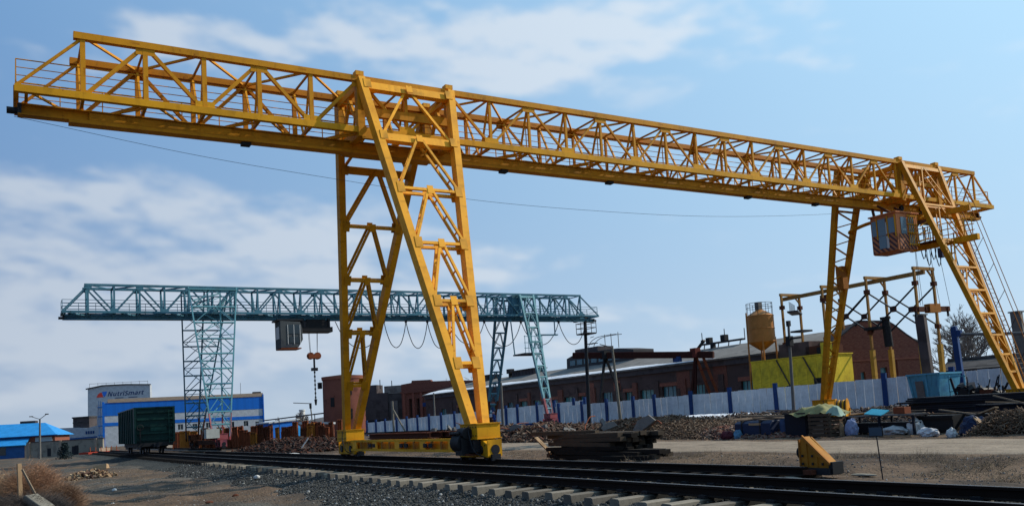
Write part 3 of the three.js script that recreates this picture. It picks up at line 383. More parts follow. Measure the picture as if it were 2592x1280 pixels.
// the teal crane further along the same rails
{
  const T0 = { m: M.teal, cd: 0.3, cw: 0.2, levels: [0.02, 0.16, 0.28, 0.4, 0.5, 0.6, 0.69, 0.78, 0.87, 0.94], heavy: 1, double: true, bw: 0.075, gus: 0 };
  const T1 = { ...T0, cd: 0.12, cw: 0.12, double: false, bw: 0.06, levels: [0.02, 0.14, 0.25, 0.36, 0.46, 0.56, 0.66, 0.75, 0.84, 0.92] };
  const tc = gantry({
    label: 'teal lattice gantry crane with pink lower legs, smaller in the distance', x: 3.62, y: 0.2, z: -51.2, dx: 2.106, n: 25, H: 15.18, Hb: 12.78, Hm: 12.2, w: 2.3, over: 2.6, chord: 0.2, post: 0.15, diag: 0.13, beamH: 0.36, rr: 0.026,
    m: M.teal, mChord: M.teal, dark: M.darksteel, lamps: [], mRail: M.teal,
    flip: 1,
    legs: [
      ...[0.45].flatMap((d) => [
        { ...T1, m: M.tealM, side: 1, a: [8.4 - d * 0.3, 15.1, 1.5 + d], b: [12.6, 15.1, 1.5 + d], l: [9.3 - d * 0.3, 1.15, 6.3 + d * 0.6], r: [10.6, 1.15, 6.3 + d * 0.6], foot: d > 0 ? 6.3 : 0, mFoot: M.pink, redTo: 0.85, mRed: M.pink },
        { ...T1, side: -1, a: [8.4 - d * 0.3, 15.1, -1.5 - d], b: [12.6, 15.1, -1.5 - d], l: [9.3 - d * 0.3, 1.15, -6.4 - d * 0.6], r: [10.6, 1.15, -6.4 - d * 0.6], foot: d > 0 ? -6.4 : 0, mFoot: M.rustD, redTo: 0.84, mRed: M.rustD }]),
      { ...T0, m: M.tealL, side: 1, a: [44.2, 15.1, 1.3], b: [46.0, 15.1, 1.3], l: [43.8, 1.15, 6.3], r: [44.4, 1.15, 6.3], foot: 6.3, mFoot: M.pink, redTo: 0.86, mRed: M.pink },
      { ...T0, side: -1, a: [42.7, 15.1, -1.3], b: [44.5, 15.1, -1.3], l: [43.35, 1.15, -6.4], r: [44.3, 1.15, -6.4], foot: -6.4, mFoot: M.rustD, redTo: 0.84, mRed: M.rustD },
    ],
  });
  for (const s of [1, -1]) { const lc = sub('support_leg', tc), Q = (a, b, t) => a.map((v, i) => v + (b[i] - v) * t), zf = s > 0 ? 6.3 : -6.4, m = s > 0 ? M.tealM : M.teal; // third column of each leg with lacing to the outer two
    const C = (t) => Q([s > 0 ? 11.3 : 10.2, 15.1, 0.9 * s], [10.15, 1.15, zf - 0.55 * s], t), L = (t) => Q([8.26, 15.1, 1.95 * s], [9.16, 1.15, zf + 0.27 * s], t), R = (t) => Q([12.6, 15.1, 1.95 * s], [10.6, 1.15, zf + 0.27 * s], t);
    bar('column', m, lc, C(0), C(0.86), 0.13, 0.13); bar('column', s > 0 ? M.pink : M.rustD, lc, C(0.86), C(1), 0.14, 0.14);
    for (let i = 0; i < 10; i++) { const t0 = 0.06 + i * 0.09, t1 = t0 + 0.09; bar('lacing', m, lc, i % 2 ? L(t0) : C(t0), i % 2 ? C(t1) : L(t1), 0.065, 0.065); bar('lacing', m, lc, i % 2 ? C(t0) : R(t0), i % 2 ? R(t1) : C(t1), 0.065, 0.065); if (i % 2) { bar('lacing', m, lc, L(t0), C(t0), 0.06, 0.06); bar('lacing', m, lc, C(t0), R(t0), 0.06, 0.06); } } 
    bar('cap_brace', M.tealL, lc, [12.4, 14.6, 2.0 * s], [11, 12.6, 1.4 * s], 0.14, 0.14); bar('cap_brace', M.tealL, lc, [8.6, 13.8, 2 * s], [11.2, 14.6, 1.4 * s], 0.12, 0.12); }
  box('control_cubicle', M.teal, tc, 44.0, 14.0, 0.4, 1.1, 2.2, 1.0); box('ground_tie', M.rustD, tc, 10, 0.7, 0, 0.3, 0.4, 12.4); box('tank', mat(0.62, 0.62, 0.56, { map: T.soft }), tc, 9.0, 1.5, 7.0, 1.1, 0.8, 1.0);
  const pf = sub('service_platform', tc); pf.position.x = 1.6; box('deck', M.darksteel, pf, 42.6, 8.2, 2.4, 2.4, 0.16, 2.6); for (let i = 0; i < 6; i++) rod('railing_post', M.tealL, pf, [41.5 + i * 0.45, 8.2, 3.7], [41.5 + i * 0.45, 10.2, 3.7], 0.035, undefined, 5); for (const y of [8.8, 9.4, 10.1]) rod('handrail', M.tealL, pf, [41.4, y, 3.7], [43.8, y, 3.7], 0.035, undefined, 5);
  for (const x of [41.4, 43.8]) bar('hanger', M.teal, pf, [x, 8.2, 1.5], [x, 12.3, 1], 0.1, 0.1, [1, 0, 0]);
  const pg = sub('service_platform', tc); bar('edge_beam', M.teal, pg, [46.8, 10.6, 0.4], [49.6, 10.6, 0.4], 0.14, 0.4); for (const x of [47.1, 49.3]) bar('hanger', M.teal, pg, [x, 10.6, 0.4], [x, 12.4, 0.4], 0.1, 0.1, [1, 0, 0]);
  const t = thing('hoist_trolley', 'dark hoist trolley with a grey driver cabin and red hook block under the teal crane', 'hoist trolley', [24.05, 0.2, -51.2]);
  const c = sub('cabin', t); c.position.set(-2.75, 9.35, 0.8); const cg = extrude([[-1.0, 0], [0.7, 0.05], [1.15, 0.8], [1.1, 1.9], [0.9, 2.5], [-1.0, 2.6]], 1.9, 0.02); cg.translate(0, 0, -0.95); planUV(cg, (x, y, z) => [x + z, y]); mesh('body', cg, mat(0.10, 0.11, 0.115, { map: T.grime }), c);
  box('base', M.rust, c, 0, -0.06, 0, 2.0, 0.1, 1.9); box('window', M.glass, c, 0.3, 1.8, 0.985, 1.1, 0.9, 0.03); box('window', M.glass, c, 0.3, 0.75, 0.985, 0.9, 0.6, 0.03); for (const x of [-0.3, 0.3, 0.9]) box('window_post', M.white, c, x, 1.3, 1.0, 0.06, 1.9, 0.03); box('window', mat(0.07, 0.085, 0.1, { roughness: 0.3 }), c, -1.03, 1.5, 0, 0.03, 1.2, 1.2); box('roof', M.darksteel, c, 0, 2.75, -0.2, 2.5, 0.16, 2.1);
  const b = new MB(); b.box(0.2, 11.25, 0, 3.2, 0.5, 1.6); b.box(0.2, 11.9, 0, 1.9, 0.8, 1.1); b.box(-1.2, 11.9, 0, 0.2, 0.9, 1.3); b.box(1.5, 11.9, 0, 0.2, 0.9, 1.3); b.box(-2.2, 12.15, 0.4, 1.6, 0.1, 0.4); b.build('frame', M.black, t);
  for (const [x, z] of [[-0.6, 0.3], [-0.3, -0.3], [0.3, 0.3], [0.55, -0.3]]) rod('hoist_rope', M.darksteel, t, [x, 11.1, z], [x * 0.8, 8.9, z], 0.022, undefined, 5);
  const hk = sub('hook_block', t); for (const x of [-0.35, 0.35]) { const w = mesh('sheave', new THREE.CylinderGeometry(0.36, 0.36, 0.3, 16), M.rust, hk); w.rotation.x = Math.PI / 2; w.position.set(x, 8.65, 0); } box('cheek', M.rust, hk, 0, 8.6, 0, 1.2, 0.4, 0.5); rod('shank', M.darksteel, hk, [0, 8.5, 0], [0, 7.2, 0], 0.1); box('swivel', M.darksteel, hk, 0, 7.3, 0, 0.6, 0.3, 0.4); rod('chain', M.darksteel, hk, [0, 7.2, 0], [0, 4.2, 0], 0.045, undefined, 6); const lk = new MB(); for (let i = 0; i < 7; i++) lk.box(0, 7.0 - i * 0.42, 0, 0.14, 0.2, 0.14); lk.build('links', M.darksteel, hk); rod('hook', M.darksteel, hk, [0, 4.3, 0], [0, 3.7, 0], 0.16, 0.08);
  const fs = thing('festoon_cable', 'dark festoon cable hanging in loops below the teal crane beam', 'cable', [0, 0.2, -50.9]);
  const hang = [26.3, 31.6, 34.1, 36.6, 39.2, 43.6, 48.4, 53.6, 57.5]; for (let i = 0; i < hang.length - 1; i++) { const a = hang[i], d = hang[i + 1] - a, s = [2.6, 2.6, 2.7, 2.7, 2.3, 2.6, 2.5, 2.5][i]; mesh('loop', curve([[a, 12.1, 0], [a + d * 0.12, 12.1 - s * 0.5, 0], [a + d * 0.32, 12.1 - s * 0.95, 0], [a + d * 0.5, 12.1 - s * 1.06, 0], [a + d * 0.68, 12.1 - s * 0.95, 0], [a + d * 0.88, 12.1 - s * 0.5, 0], [a + d, 12.1, 0]], 0.045, 40, 5), M.black, fs); box('carrier', M.darksteel, fs, a + d, 12.15, 0, 0.2, 0.3, 0.2); }
}
// ------------------------------------------------------------------ buildings (each stands on the line A-B of its front; local x along it, local z towards the yard)
const MB2 = {
  brick: mat(0.235, 0.098, 0.074, { map: T.brick, roughness: 0.95 }), brickD: mat(0.125, 0.082, 0.072, { map: T.wallwear, roughness: 0.95 }), brickR: mat(0.32, 0.125, 0.09, { map: T.brick, roughness: 0.95 }), brickP: mat(0.24, 0.088, 0.062, { map: T.wallwear, roughness: 0.95 }),
  greywall: mat(0.105, 0.088, 0.088, { map: T.wallwear, roughness: 0.95 }), roofG: mat(0.24, 0.225, 0.205, { map: T.wallwear, roughness: 0.95 }), roofD: mat(0.09, 0.085, 0.085, { map: T.wallwear, roughness: 0.9 }),
  tealGlass: mat(0.07, 0.27, 0.28, { map: T.soft, roughness: 0.25 }), blueGlass: mat(0.05, 0.19, 0.24, { map: T.soft, roughness: 0.25 }), wframe: mat(0.10, 0.06, 0.05, { roughness: 0.8 }),
  fence: mat(0.90, 0.93, 0.94, { map: T.soft, roughness: 0.55, metalness: 0.1 }), fence2: mat(0.80, 0.83, 0.86, { map: T.soft, roughness: 0.6 }), fence3: mat(0.96, 0.97, 0.96, { map: T.soft, roughness: 0.6 }), fpost: mat(0.018, 0.06, 0.20, { map: T.soft, roughness: 0.5 }),
  paleP: mat(0.50, 0.54, 0.59, { map: T.soft, roughness: 0.6 }), blueP: mat(0.010, 0.155, 0.62, { map: T.soft, roughness: 0.5 }), blueL: mat(0.03, 0.30, 0.72, { map: T.soft, roughness: 0.5 }), blueM: mat(0.02, 0.10, 0.30, { map: T.soft, roughness: 0.5 }), beige: mat(0.36, 0.32, 0.26, { map: T.wallwear, roughness: 0.95 }), tan: mat(0.40, 0.31, 0.24, { map: T.soft, roughness: 0.9 }),
  shedY: mat(0.95, 0.70, 0.045, { map: T.grime, roughness: 0.6 }), silo: mat(0.50, 0.26, 0.09, { map: T.rust, roughness: 0.5, metalness: 0.15 }), frameL: mat(0.62, 0.34, 0.055, { map: T.grime, roughness: 0.6 }), frameY: mat(0.42, 0.21, 0.05, { map: T.grime, roughness: 0.6 }),
  greenW: mat(0.003, 0.034, 0.031, { map: T.grime, roughness: 0.5 }), greenL: mat(0.008, 0.055, 0.046, { map: T.grime, roughness: 0.5 }), redS: mat(0.40, 0.05, 0.03, { map: T.soft }),
};
function onLine(name, label, cat, A, B, y = 0, group) { const dx = B[0] - A[0], dz = B[1] - A[1], L = Math.hypot(dx, dz); const g = thing(name, label, cat, [A[0], y, A[1]], Math.atan2(-dz, dx), group); return [g, L]; }
function wallHoles(name, m, parent, pts, th, holes) { const s = new THREE.Shape(pts.map(([x, y]) => new THREE.Vector2(x, y))); for (const [u0, y0, u1, y1] of holes) { const h = new THREE.Path(); h.moveTo(u0, y0); h.lineTo(u0, y1); h.lineTo(u1, y1); h.lineTo(u1, y0); h.closePath(); s.holes.push(h); } const g = new THREE.ExtrudeGeometry(s, { depth: th, bevelEnabled: false }); planUV(g, (x, y, z) => [x + z, y]); const o = mesh(name, g, m, parent); o.position.z = -th; return o; }
function windowIn(parent, [u0, y0, u1, y1], mg, mf, nx, ny = 1, z = -0.22) { const w = sub('window', parent); w.position.set((u0 + u1) / 2, (y0 + y1) / 2, z); const W = u1 - u0, h = y1 - y0, px = W / nx, py = h / ny; for (let i = 0; i < nx; i++) for (let j = 0; j < ny; j++) box('pane', mg, w, -W / 2 + px * (i + 0.5), -h / 2 + py * (j + 0.5), -0.03, px - 0.05, py - 0.05, 0.03, ((i * 7 + j * 3) % 5 - 2) * 0.006); const k = new MB(); for (let i = 0; i <= nx; i++) k.box(-W / 2 + px * i, 0, 0, 0.06, h, 0.08); for (let j = 0; j <= ny; j++) k.box(0, -h / 2 + py * j, 0, W, 0.06, 0.07); k.build('frame', mf, w); return w; }
function gableRoof(parent, L, depth, ye, yr, m, over = 0.5, th = 0.22) { for (const s of [0, 1]) { const run = depth / 2, sl = Math.hypot(run + over, (yr - ye) * (run + over) / run), a = Math.atan2(yr - ye, run); const o = box('roof', m, parent, L / 2, (ye + yr) / 2 - (yr - ye) * over / run / 2 + th / 2, s ? -depth + (run - over) / 2 : -(run - over) / 2, L + over * 2, th, sl, 0, s ? -a : a); } }

{ // long brick workshop behind the fence
  const [b, L] = onLine('brick_workshop', 'long dark red brick workshop with a low grey roof and snow along its eaves', 'workshop', [76.84, -140.81], [75.96, -32.0]);
  const wins = []; for (const [u0, u1, y1] of [[8, 10.5, 4], [16, 18.5, 4], [24, 26.5, 4], [30, 32.5, 4], [36.8, 38.9, 4.1], [41.6, 43.8, 4.1], [46, 48.6, 4.1], [52, 54.2, 3.9], [55.9, 58.8, 4.15], [60.5, 61.8, 4.1], [66.6, 69.2, 4.35], [72.4, 74, 4.1], [76, 79, 4.2], [80.9, 83.8, 4.4], [87.3, 89.5, 4.25], [96.1, 98.4, 4.2], [102, 104.6, 4.2]]) wins.push([u0, 2.2, u1, y1]);
  wallHoles('wall', MB2.brickD, b, [[0, -1], [L, -1], [L, 7.2], [0, 7.2]], 0.5, wins);
  wins.forEach((w, i) => windowIn(b, w, i % 3 === 1 ? MB2.blueGlass : MB2.tealGlass, MB2.wframe, 3, 1, -0.3));
  const R = rng(12); for (let i = 0; i < wins.length - 1; i++) { const u = (wins[i][2] + wins[i + 1][0]) / 2; box('pilaster', i % 2 ? MB2.brick : MB2.brickD, b, u, 2.6, 0.13, 0.7 + R() * 0.9, 5.2 + R() * 0.8, 0.24); if (i % 2) box('lintel', MB2.brickR, b, (wins[i][0] + wins[i][2]) / 2, wins[i][3] + 0.28, 0.05, wins[i][2] - wins[i][0] + 0.8, 0.5, 0.08); }
  for (const [u, w, h] of [[50, 3, 1.4], [63.5, 2.2, 1.8], [85.5, 2.6, 2.2], [92.6, 2.4, 3.2], [70.6, 1.6, 1.5]]) box('patched_brick', u > 80 ? MB2.brick : MB2.brickR, b, u, 4.6 + (u % 1), 0.03, w, h, 0.05);
  box('cornice', MB2.greywall, b, L / 2, 6.75, 0.14, L, 0.7, 0.28);  // dark grey band along the wall top: eave shade put into its colour
  for (const x of [0.25, L - 0.25]) box('end_wall', MB2.brick, b, x, 3.1, -9.2, 0.5, 8.2, 17.4); box('back_wall', MB2.brick, b, L / 2, 3.1, -18, L, 8.2, 0.5);
  const ga = extrude([[0, 7.2], [18, 7.2], [9, 9.45]], 0.5); ga.rotateY(Math.PI / 2); planUV(ga, (x, y, z) => [z, y]); const g1 = mesh('gable', ga, MB2.brick, b); const g2 = mesh('gable', ga, MB2.brick, b); g2.position.x = L - 0.5;
  gableRoof(b, L, 18, 7.25, 9.45, MB2.roofG, 0.55);
  const sn = new THREE.PlaneGeometry(92, 1, 220, 6), p = sn.attributes.position; // strip of snow melting back from the eaves
  for (let i = 0; i < p.count; i++) { const u = p.getX(i) + 46.5, v = p.getY(i) + 0.5, w = (1.0 + 1.9 * fbm(u * 0.12, 0, 0, 3, 66) + (u < 16 ? 1.6 * (1 - u / 16) : 0)) * (1 - sstep(72, 92, u)); const d = -0.5 + v * w; const z = -d, y = 7.25 + (9.45 - 7.25) * d / 9 + 0.24 + 0.10 * Math.sin(Math.min(1, v * 1.2) * Math.PI) + 0.03 * fbm(u * 2, v * 4, 0, 2, 3); p.setXYZ(i, u, y, z); } planUV(sn); sn.computeVertexNormals(); mesh('snow_edge', sn, M.snow, b);
  const lan = sub('roof_lantern', b); const lg = extrude([[44.7, 8.2], [64.5, 8.2], [64.5, 11.2], [60.4, 11.75], [48, 12.0], [44.9, 11.3]], 4.2); planUV(lg, (x, y, z) => [x + z, y]); mesh('wall', lg, MB2.roofD, lan).position.z = -12.5; box('upper_wall', MB2.greywall, lan, 50.5, 12.3, -10.5, 7, 0.9, 3.4); for (let i = 0; i < 8; i++) box('pane', MB2.blueGlass, lan, 46.8 + i * 2.2, 10.4, -8.28, 1.6, 0.9, 0.06);
  const l2 = sub('roof_lantern', b); box('wall', MB2.greywall, l2, 30, 9.7, -9, 8.6, 1.5, 2.6); for (let i = 0; i < 7; i++) box('mullion', MB2.roofD, l2, 26.4 + i * 1.2, 9.75, -7.66, 0.16, 1.3, 0.08); box('roof', MB2.roofD, l2, 30, 10.5, -9, 9.2, 0.14, 3.2);
  const l3 = sub('roof_lantern', b); box('wall', MB2.greywall, l3, 13, 9.6, -9, 7, 1.7, 2.6); box('roof', MB2.roofD, l3, 13, 10.5, -9, 7.6, 0.14, 3.2); for (let i = 0; i < 5; i++) box('mullion', MB2.roofD, l3, 10.3 + i * 1.3, 9.7, -7.66, 0.16, 1.3, 0.08);
  const v = sub('roof_vent', b); box('stem', M.black, v, 24.6, 9.9, -8, 0.6, 1.6, 0.6); box('cowl', M.black, v, 24.6, 10.6, -8, 1.3, 0.9, 1.1);
  const pr = sub('pipe_arch', b); for (const d of [0, 1.1]) mesh('pipe', curve([[51, 11.8, -10 + d], [51.4, 13.2, -10 + d], [53.2, 14.1, -10 + d], [57, 14.3, -10 + d], [59.5, 14.2, -10 + d]], 0.06, 24, 5), M.concD, pr); for (const u of [55.2, 57, 59]) rod('post', M.concD, pr, [u, 12, -9.6], [u, 14.6, -9.6], 0.06); 
}
{ // conveyor frame on the workshop roof
  const c = thing('roof_conveyor', 'dark conveyor frame with motors standing on the grey workshop roof', 'conveyor', [85, 9.3, -61.5]); c.rotation.y = -Math.PI / 2; c.scale.setScalar(0.85);
  box('frame', M.darksteel, c, 6, 1.15, 0, 9.5, 0.28, 0.7); for (const x of [1.6, 3.2, 5, 7.4, 10]) bar('leg', M.darksteel, c, [x, 1.1, 0], [x - 0.4, -0.4, 0], 0.12, 0.12, [0, 0, 1]); bar('chute', M.darksteel, c, [-1.2, -0.2, 0], [1.6, 1.9, 0], 0.3, 0.5); for (const [x, y, s] of [[2.8, 1.75, 0.9], [6.4, 1.8, 1.0], [1.2, 1.7, 0.5], [3.6, 0.7, 0.7]]) { box('motor', M.black, c, x, y, 0, s, s, s * 0.9); } for (const [x, h] of [[1.1, 3.2], [6.5, 3.3], [11, 2.9]]) rod('rod', M.darksteel, c, [x, 1, 0], [x, h, 0], 0.07);
}
{ // brick end house with a clipped gable
  const [b, L] = onLine('brick_gable_house', 'red brown brick end house with a clipped gable behind the trestle', 'brick building', [76.0, -29.6], [86.3, -26.9]);
  const pts = [[0, -0.5], [L, -0.5], [L, 6.9], [8.9, 8.0], [7.4, 9.1], [6.6, 9.55], [2.9, 9.7], [1.1, 8.6], [0, 7.9]]; wallHoles('wall', MB2.brick, b, pts, 0.5, [[5.0, 3.2, 5.9, 4.5], [2.4, 3.1, 3.0, 4.1]]); box('window', MB2.blueGlass, b, 5.45, 3.85, -0.3, 0.9, 1.3, 0.05); box('window', MB2.blueGlass, b, 2.7, 3.6, -0.3, 0.6, 1, 0.05);
  for (let i = 0; i < pts.length - 3; i++) { const a = pts[i + 2], c = pts[i + 3]; bar('coping', MB2.roofD, b, [a[0], a[1] + 0.08, -0.3], [c[0], c[1] + 0.08, -0.3], 0.14, 0.7); }
  const g = extrude(pts.map(([x, y]) => [clamp(x, 0.1, L - 0.1), y - 0.1]), 2.4); g.translate(0, 0, -2.95); planUV(g, (x, y, z) => [x + z, y]); mesh('body', g, MB2.brickD, b);
  for (const u of [1.6, 4.2, 7.4]) box('pilaster', MB2.brick, b, u, 2.4, 0.1, 0.5, 5.6, 0.2); box('string_course', MB2.brickR, b, L / 2, 5.4, 0.06, L, 0.2, 0.1);
  for (const [u, w, h] of [[5.2, 2, 5], [8.4, 1.4, 4]]) box('plaster_patch', MB2.greywall, b, u, 2, 0.04, w, h * 0.5, 0.05);
}
{ // yellow shed
  const [b, L] = onLine('yellow_shed', 'bright yellow metal clad shed raised in front of the brick workshop', 'shed', [70.51, -37.39], [70.53, -26.9]);
  box('body', MB2.shedY, b, L / 2, 4.5, -2, L - 0.1, 3, 4); for (let i = 0; i < 8; i++) box('cladding_sheet', MB2.shedY, b, 0.66 + i * 1.3, 4.55, 0.02, 1.27, 2.9, 0.05, (i % 3 - 1) * 0.004); box('lower_wall', MB2.shedY, b, 6.8, 2.3, -0.3, 7, 2.4, 0.5); box('opening', M.black, b, 9.4, 3.3, 0.06, 1.5, 0.75, 0.06); box('opening', M.black, b, 9.6, 6.35, -0.4, 1.2, 1.0, 0.1); box('upper_panel', MB2.shedY, b, 10.3, 6.6, -0.3, 1.0, 1.4, 0.6); box('roof_edge', MB2.shedY, b, L / 2, 6.08, -2, L + 0.1, 0.12, 4.2);
  for (const [x, h] of [[3.8, 2], [7.5, 2.4]]) bar('stay', M.woodB, b, [x, 6, 0.12], [x + 2.2, 2.4, 0.3], 0.12, 0.1); box('vent', M.black, b, 5.2, 2.9, 0.04, 0.5, 0.4, 0.1);
  for (const x of [0.4, 3.1]) box('support', MB2.shedY, b, x, 1.5, -0.5, 0.2, 3, 0.2);
  const up = sub('hopper_house', b); box('wall', MB2.brickD, up, 5.4, 6.9, -2.2, 4.2, 1.6, 2.4); box('wall', M.rustD, up, 8.6, 6.6, -2.0, 3.2, 1.0, 2);
}
{ // silo on legs
  const s = thing('storage_silo', 'rusty yellow cylindrical silo with a cone bottom on legs', 'silo', [73.6, 0, -38.4]);
  const lathe = (p) => new THREE.LatheGeometry(p.map(([x, y]) => new THREE.Vector2(x, y)), 28); const g = lathe([[0.2, 7.5], [0.35, 7.55], [1.52, 8.4], [1.55, 8.4], [1.55, 11.5], [1.5, 11.6], [0.4, 12.25], [0, 12.3]]); const uv = g.attributes.uv, q = g.attributes.position; for (let i = 0; i < uv.count; i++) uv.setXY(i, uv.getX(i) * 8.8, q.getY(i)); mesh('tank', g, MB2.silo, s);
  box('filter', M.concD, s, -0.1, 12.7, 0, 0.6, 0.9, 0.6); for (let i = 0; i < 4; i++) { const a = 0.7 + i * 1.57; rod('leg', MB2.silo, s, [Math.cos(a) * 1.65, 0, Math.sin(a) * 1.65], [Math.cos(a) * 1.6, i === 2 ? 12 : 9, Math.sin(a) * 1.45], 0.1); } for (let i = 0; i < 3; i++) { const r = mesh('band', new THREE.TorusGeometry(1.56, 0.04, 5, 30), MB2.silo, s); r.rotation.x = Math.PI / 2; r.position.y = 8.5 + i * 1.5; }
  const k = sub('guard_rail', s); for (const y of [12.5, 13]) { const r = mesh('rail', new THREE.TorusGeometry(1.5, 0.03, 5, 24), M.darksteel, k); r.rotation.x = Math.PI / 2; r.position.y = y; } for (let i = 0; i < 10; i++) rod('post', M.darksteel, k, [1.5 * Math.cos(i * 0.628), 11.6, 1.5 * Math.sin(i * 0.628)], [1.5 * Math.cos(i * 0.628), 13, 1.5 * Math.sin(i * 0.628)], 0.03, undefined, 5);
  box('catwalk', M.darksteel, s, 3.2, 11.6, 2.4, 4.2, 0.18, 1.2, 0.6); for (let i = 0; i < 7; i++) rod('catwalk_post', M.darksteel, s, [1.6 + i * 0.6, 11.6, 1.5 + i * -0.4 + 1.6], [1.6 + i * 0.6, 12.8, 1.5 + i * -0.4 + 1.6], 0.03, undefined, 5); box('catwalk', M.darksteel, s, 1.5, 9.2, 4.6, 1.8, 0.2, 1.6);
}
{ // trestle of paired columns
  const t = thing('crane_trestle', 'tall weathered yellow steel trestle of paired columns with crossed braces', 'trestle', [75.55, 0, -36.7]), Y = MB2.frameY, zs = [0, 6, 11.8, 17.5], D = 3.0;
  const k = (i, s) => [s ? D : 0, zs[i]];
  zs.forEach((z, i) => { for (const s of [0, 1]) { const x = s * D - z * 0.03; box('column', MB2.frameL, t, x, 2.2, z, 0.4, 8, 0.42); bar('column', Y, t, [x, 6, z], [x, 13.85, z], 0.2, 0.24, [0, 0, 1]); for (const y of [12.3, 8.0]) box('splice', M.rustD, t, x, y, z, 0.4, 0.42, 0.5); } bar('cap_beam', Y, t, [-0.2 - z * 0.03, 13.8, z], [D + 0.2 - z * 0.03, 13.8, z], 0.3, 0.24); bar('knee', Y, t, [D - z * 0.03, 12.8, z], [D - 0.9 - z * 0.03, 13.7, z], 0.14, 0.14); });
  bar('runway_beam', Y, t, [D / 2 - 0.0, 13.45, -1.2], [D / 2 - 0.5, 13.45, 17.6], 0.42, 0.26);
  for (let i = 1; i < 3; i++) for (const s of [0, 1]) { const x = s * D - 0.3; const z0 = zs[i], z1 = zs[i + 1]; bar('cross_brace', M.darksteel, t, [x, 12.2, z0], [x, 8, z1], 0.13, 0.13); bar('cross_brace', M.darksteel, t, [x, 8, z0], [x, 12.2, z1], 0.13, 0.13); box('brace_plate', M.rustD, t, x, 10.1, (z0 + z1) / 2, 0.12, 0.6, 0.7); }
  bar('cross_brace', M.darksteel, t, [-0.2, 12.2, zs[1] + 5.8], [-0.2, 9, zs[1] + 1.5], 0.12, 0.12);
  box('pulley_box', M.rustD, t, 0.8, 12.6, 5.6, 0.8, 0.7, 0.9);
}
{ // fence: blue grey sheet bays between dark blue posts
  const mk = (A, B, posts, y0, y1, hgt, label, rows, last) => {
    const [f, L] = onLine('sheet_fence', label, 'fence', A, B); const yy = (u) => lerp(y0, y1, u / L);
    for (let i = 0; i < posts.length; i++) { const u = posts[i]; box('post', MB2.fpost, f, u, yy(u) - hgt / 2 + 0.18, 0.04, 0.44, hgt + 0.5, 0.24); if (i === posts.length - 1) break; const v = posts[i + 1], n = Math.max(2, Math.round((v - u) / rows)), w = (v - u - 0.44) / n, s = (yy(v) - yy(u)) / (v - u);
      for (let j = 0; j < n; j++) { const c = u + 0.22 + w * (j + 0.5); box('sheet', [MB2.fence, MB2.fence, MB2.fence2, MB2.fence3][(i * 3 + j * 7 + ((i * j) % 3)) % 4], f, c, yy(c) - hgt / 2, 0.01 * ((j * 5 + i) % 3), w - 0.035, hgt - 0.05 * ((i * 5 + j) % 3), 0.03, 0.012 * ((j + i) % 3 - 1), 0.022 * ((i * 7 + j) % 3 - 1), 0.007 * ((i + j * 3) % 3 - 1)); }
      const r = new MB(); for (let j = 0; j < n * 3; j++) { const c = u + 0.22 + w / 3 * (j + 0.5); r.box(c, yy(c) - hgt / 2, 0.03, 0.04, hgt - 0.05, 0.015); } r.build('ribs', MB2.fence, f).userData.kind = 'stuff';
      bar('bottom_rail', MB2.fpost, f, [u, yy(u) - hgt + 0.12, 0.05], [v, yy(v) - hgt + 0.12, 0.05], 0.3, 0.12);
    } return f; };
  mk([62.21, -66.73], [65.30, -2.0], [0.4, 1.5, 6.7, 11.8, 16.9, 20.7, 26.7, 32.5, 38.6, 44.7, 50.7, 56.9, 62.9, 68.9, 74.9], 2.55, 3.15, 2.9, 'pale blue grey sheet metal fence with dark blue posts behind the rubble heaps', 1.05);
  mk([56.60, -124.76], [64.06, -85.44], [0.6, 3.9, 7.1, 11, 14.3, 17.7, 21.2, 24.8, 28.6, 32, 35.4, 38.9, 42, 44.7, 49.2, 53, 57, 59.2], 2.0, 2.85, 2.9, 'far stretch of blue fence with close posts before the brick ruins', 1.3);
}
{ // third, dark gantry behind the fence
  const OR = mat(0.055, 0.022, 0.022, { map: T.rust, roughness: 0.9 }), OR2 = mat(0.15, 0.045, 0.045, { map: T.rust, roughness: 0.9 });
  const d = thing('small_gantry', 'old dark red pipe gantry on leaning legs in front of the brick workshop', 'gantry crane'), A = [64.72, 9.35, -64.43], B = [74.33, 7.75, -47.3];
  bar('girder', OR, d, A, B, 0.75, 0.7); bar('top_rail', OR2, d, [A[0], A[1] + 0.42, A[2]], [B[0], B[1] + 0.42, B[2]], 0.1, 0.4);
  const P = (a, b, s) => a.map((v, i) => v + (b[i] - v) * s), p1 = P(A, B, 0.24), p2 = P(A, B, 0.88);
  box('saddle', M.black, d, p1[0], p1[1] + 0.1, p1[2], 0.9, 1.1, 1.0); box('saddle', OR2, d, p2[0], p2[1] + 0.3, p2[2], 0.9, 1.2, 1.0); box('hoist', MB2.fpost, d, 71.9, 7.6, -51.4, 0.5, 0.7, 1.2);
  for (const [a, b, m] of [[p1, [66.6, 0, -62.4], M.darksteel], [p1, [70.2, 0, -59.9], M.darksteel], [p2, [72.4, 0, -50.6], OR], [p2, [72.9, 0, -49.9], OR], [p2, [75.6, 0, -48.6], M.rust], [[p2[0] + 0.4, p2[1], p2[2] + 0.8], [76.0, 0, -47.6], M.rust]]) bar('leg', m, d, a, b, 0.28, 0.28); for (let i = 0; i < 4; i++) bar('leg_tie', OR2, d, [73.6 + i * 0.55, 6 - i * 1.4, -49.1 + i * 0.15], [74.0 + i * 0.5, 6 - i * 1.4, -48.0], 0.1, 0.1);
}
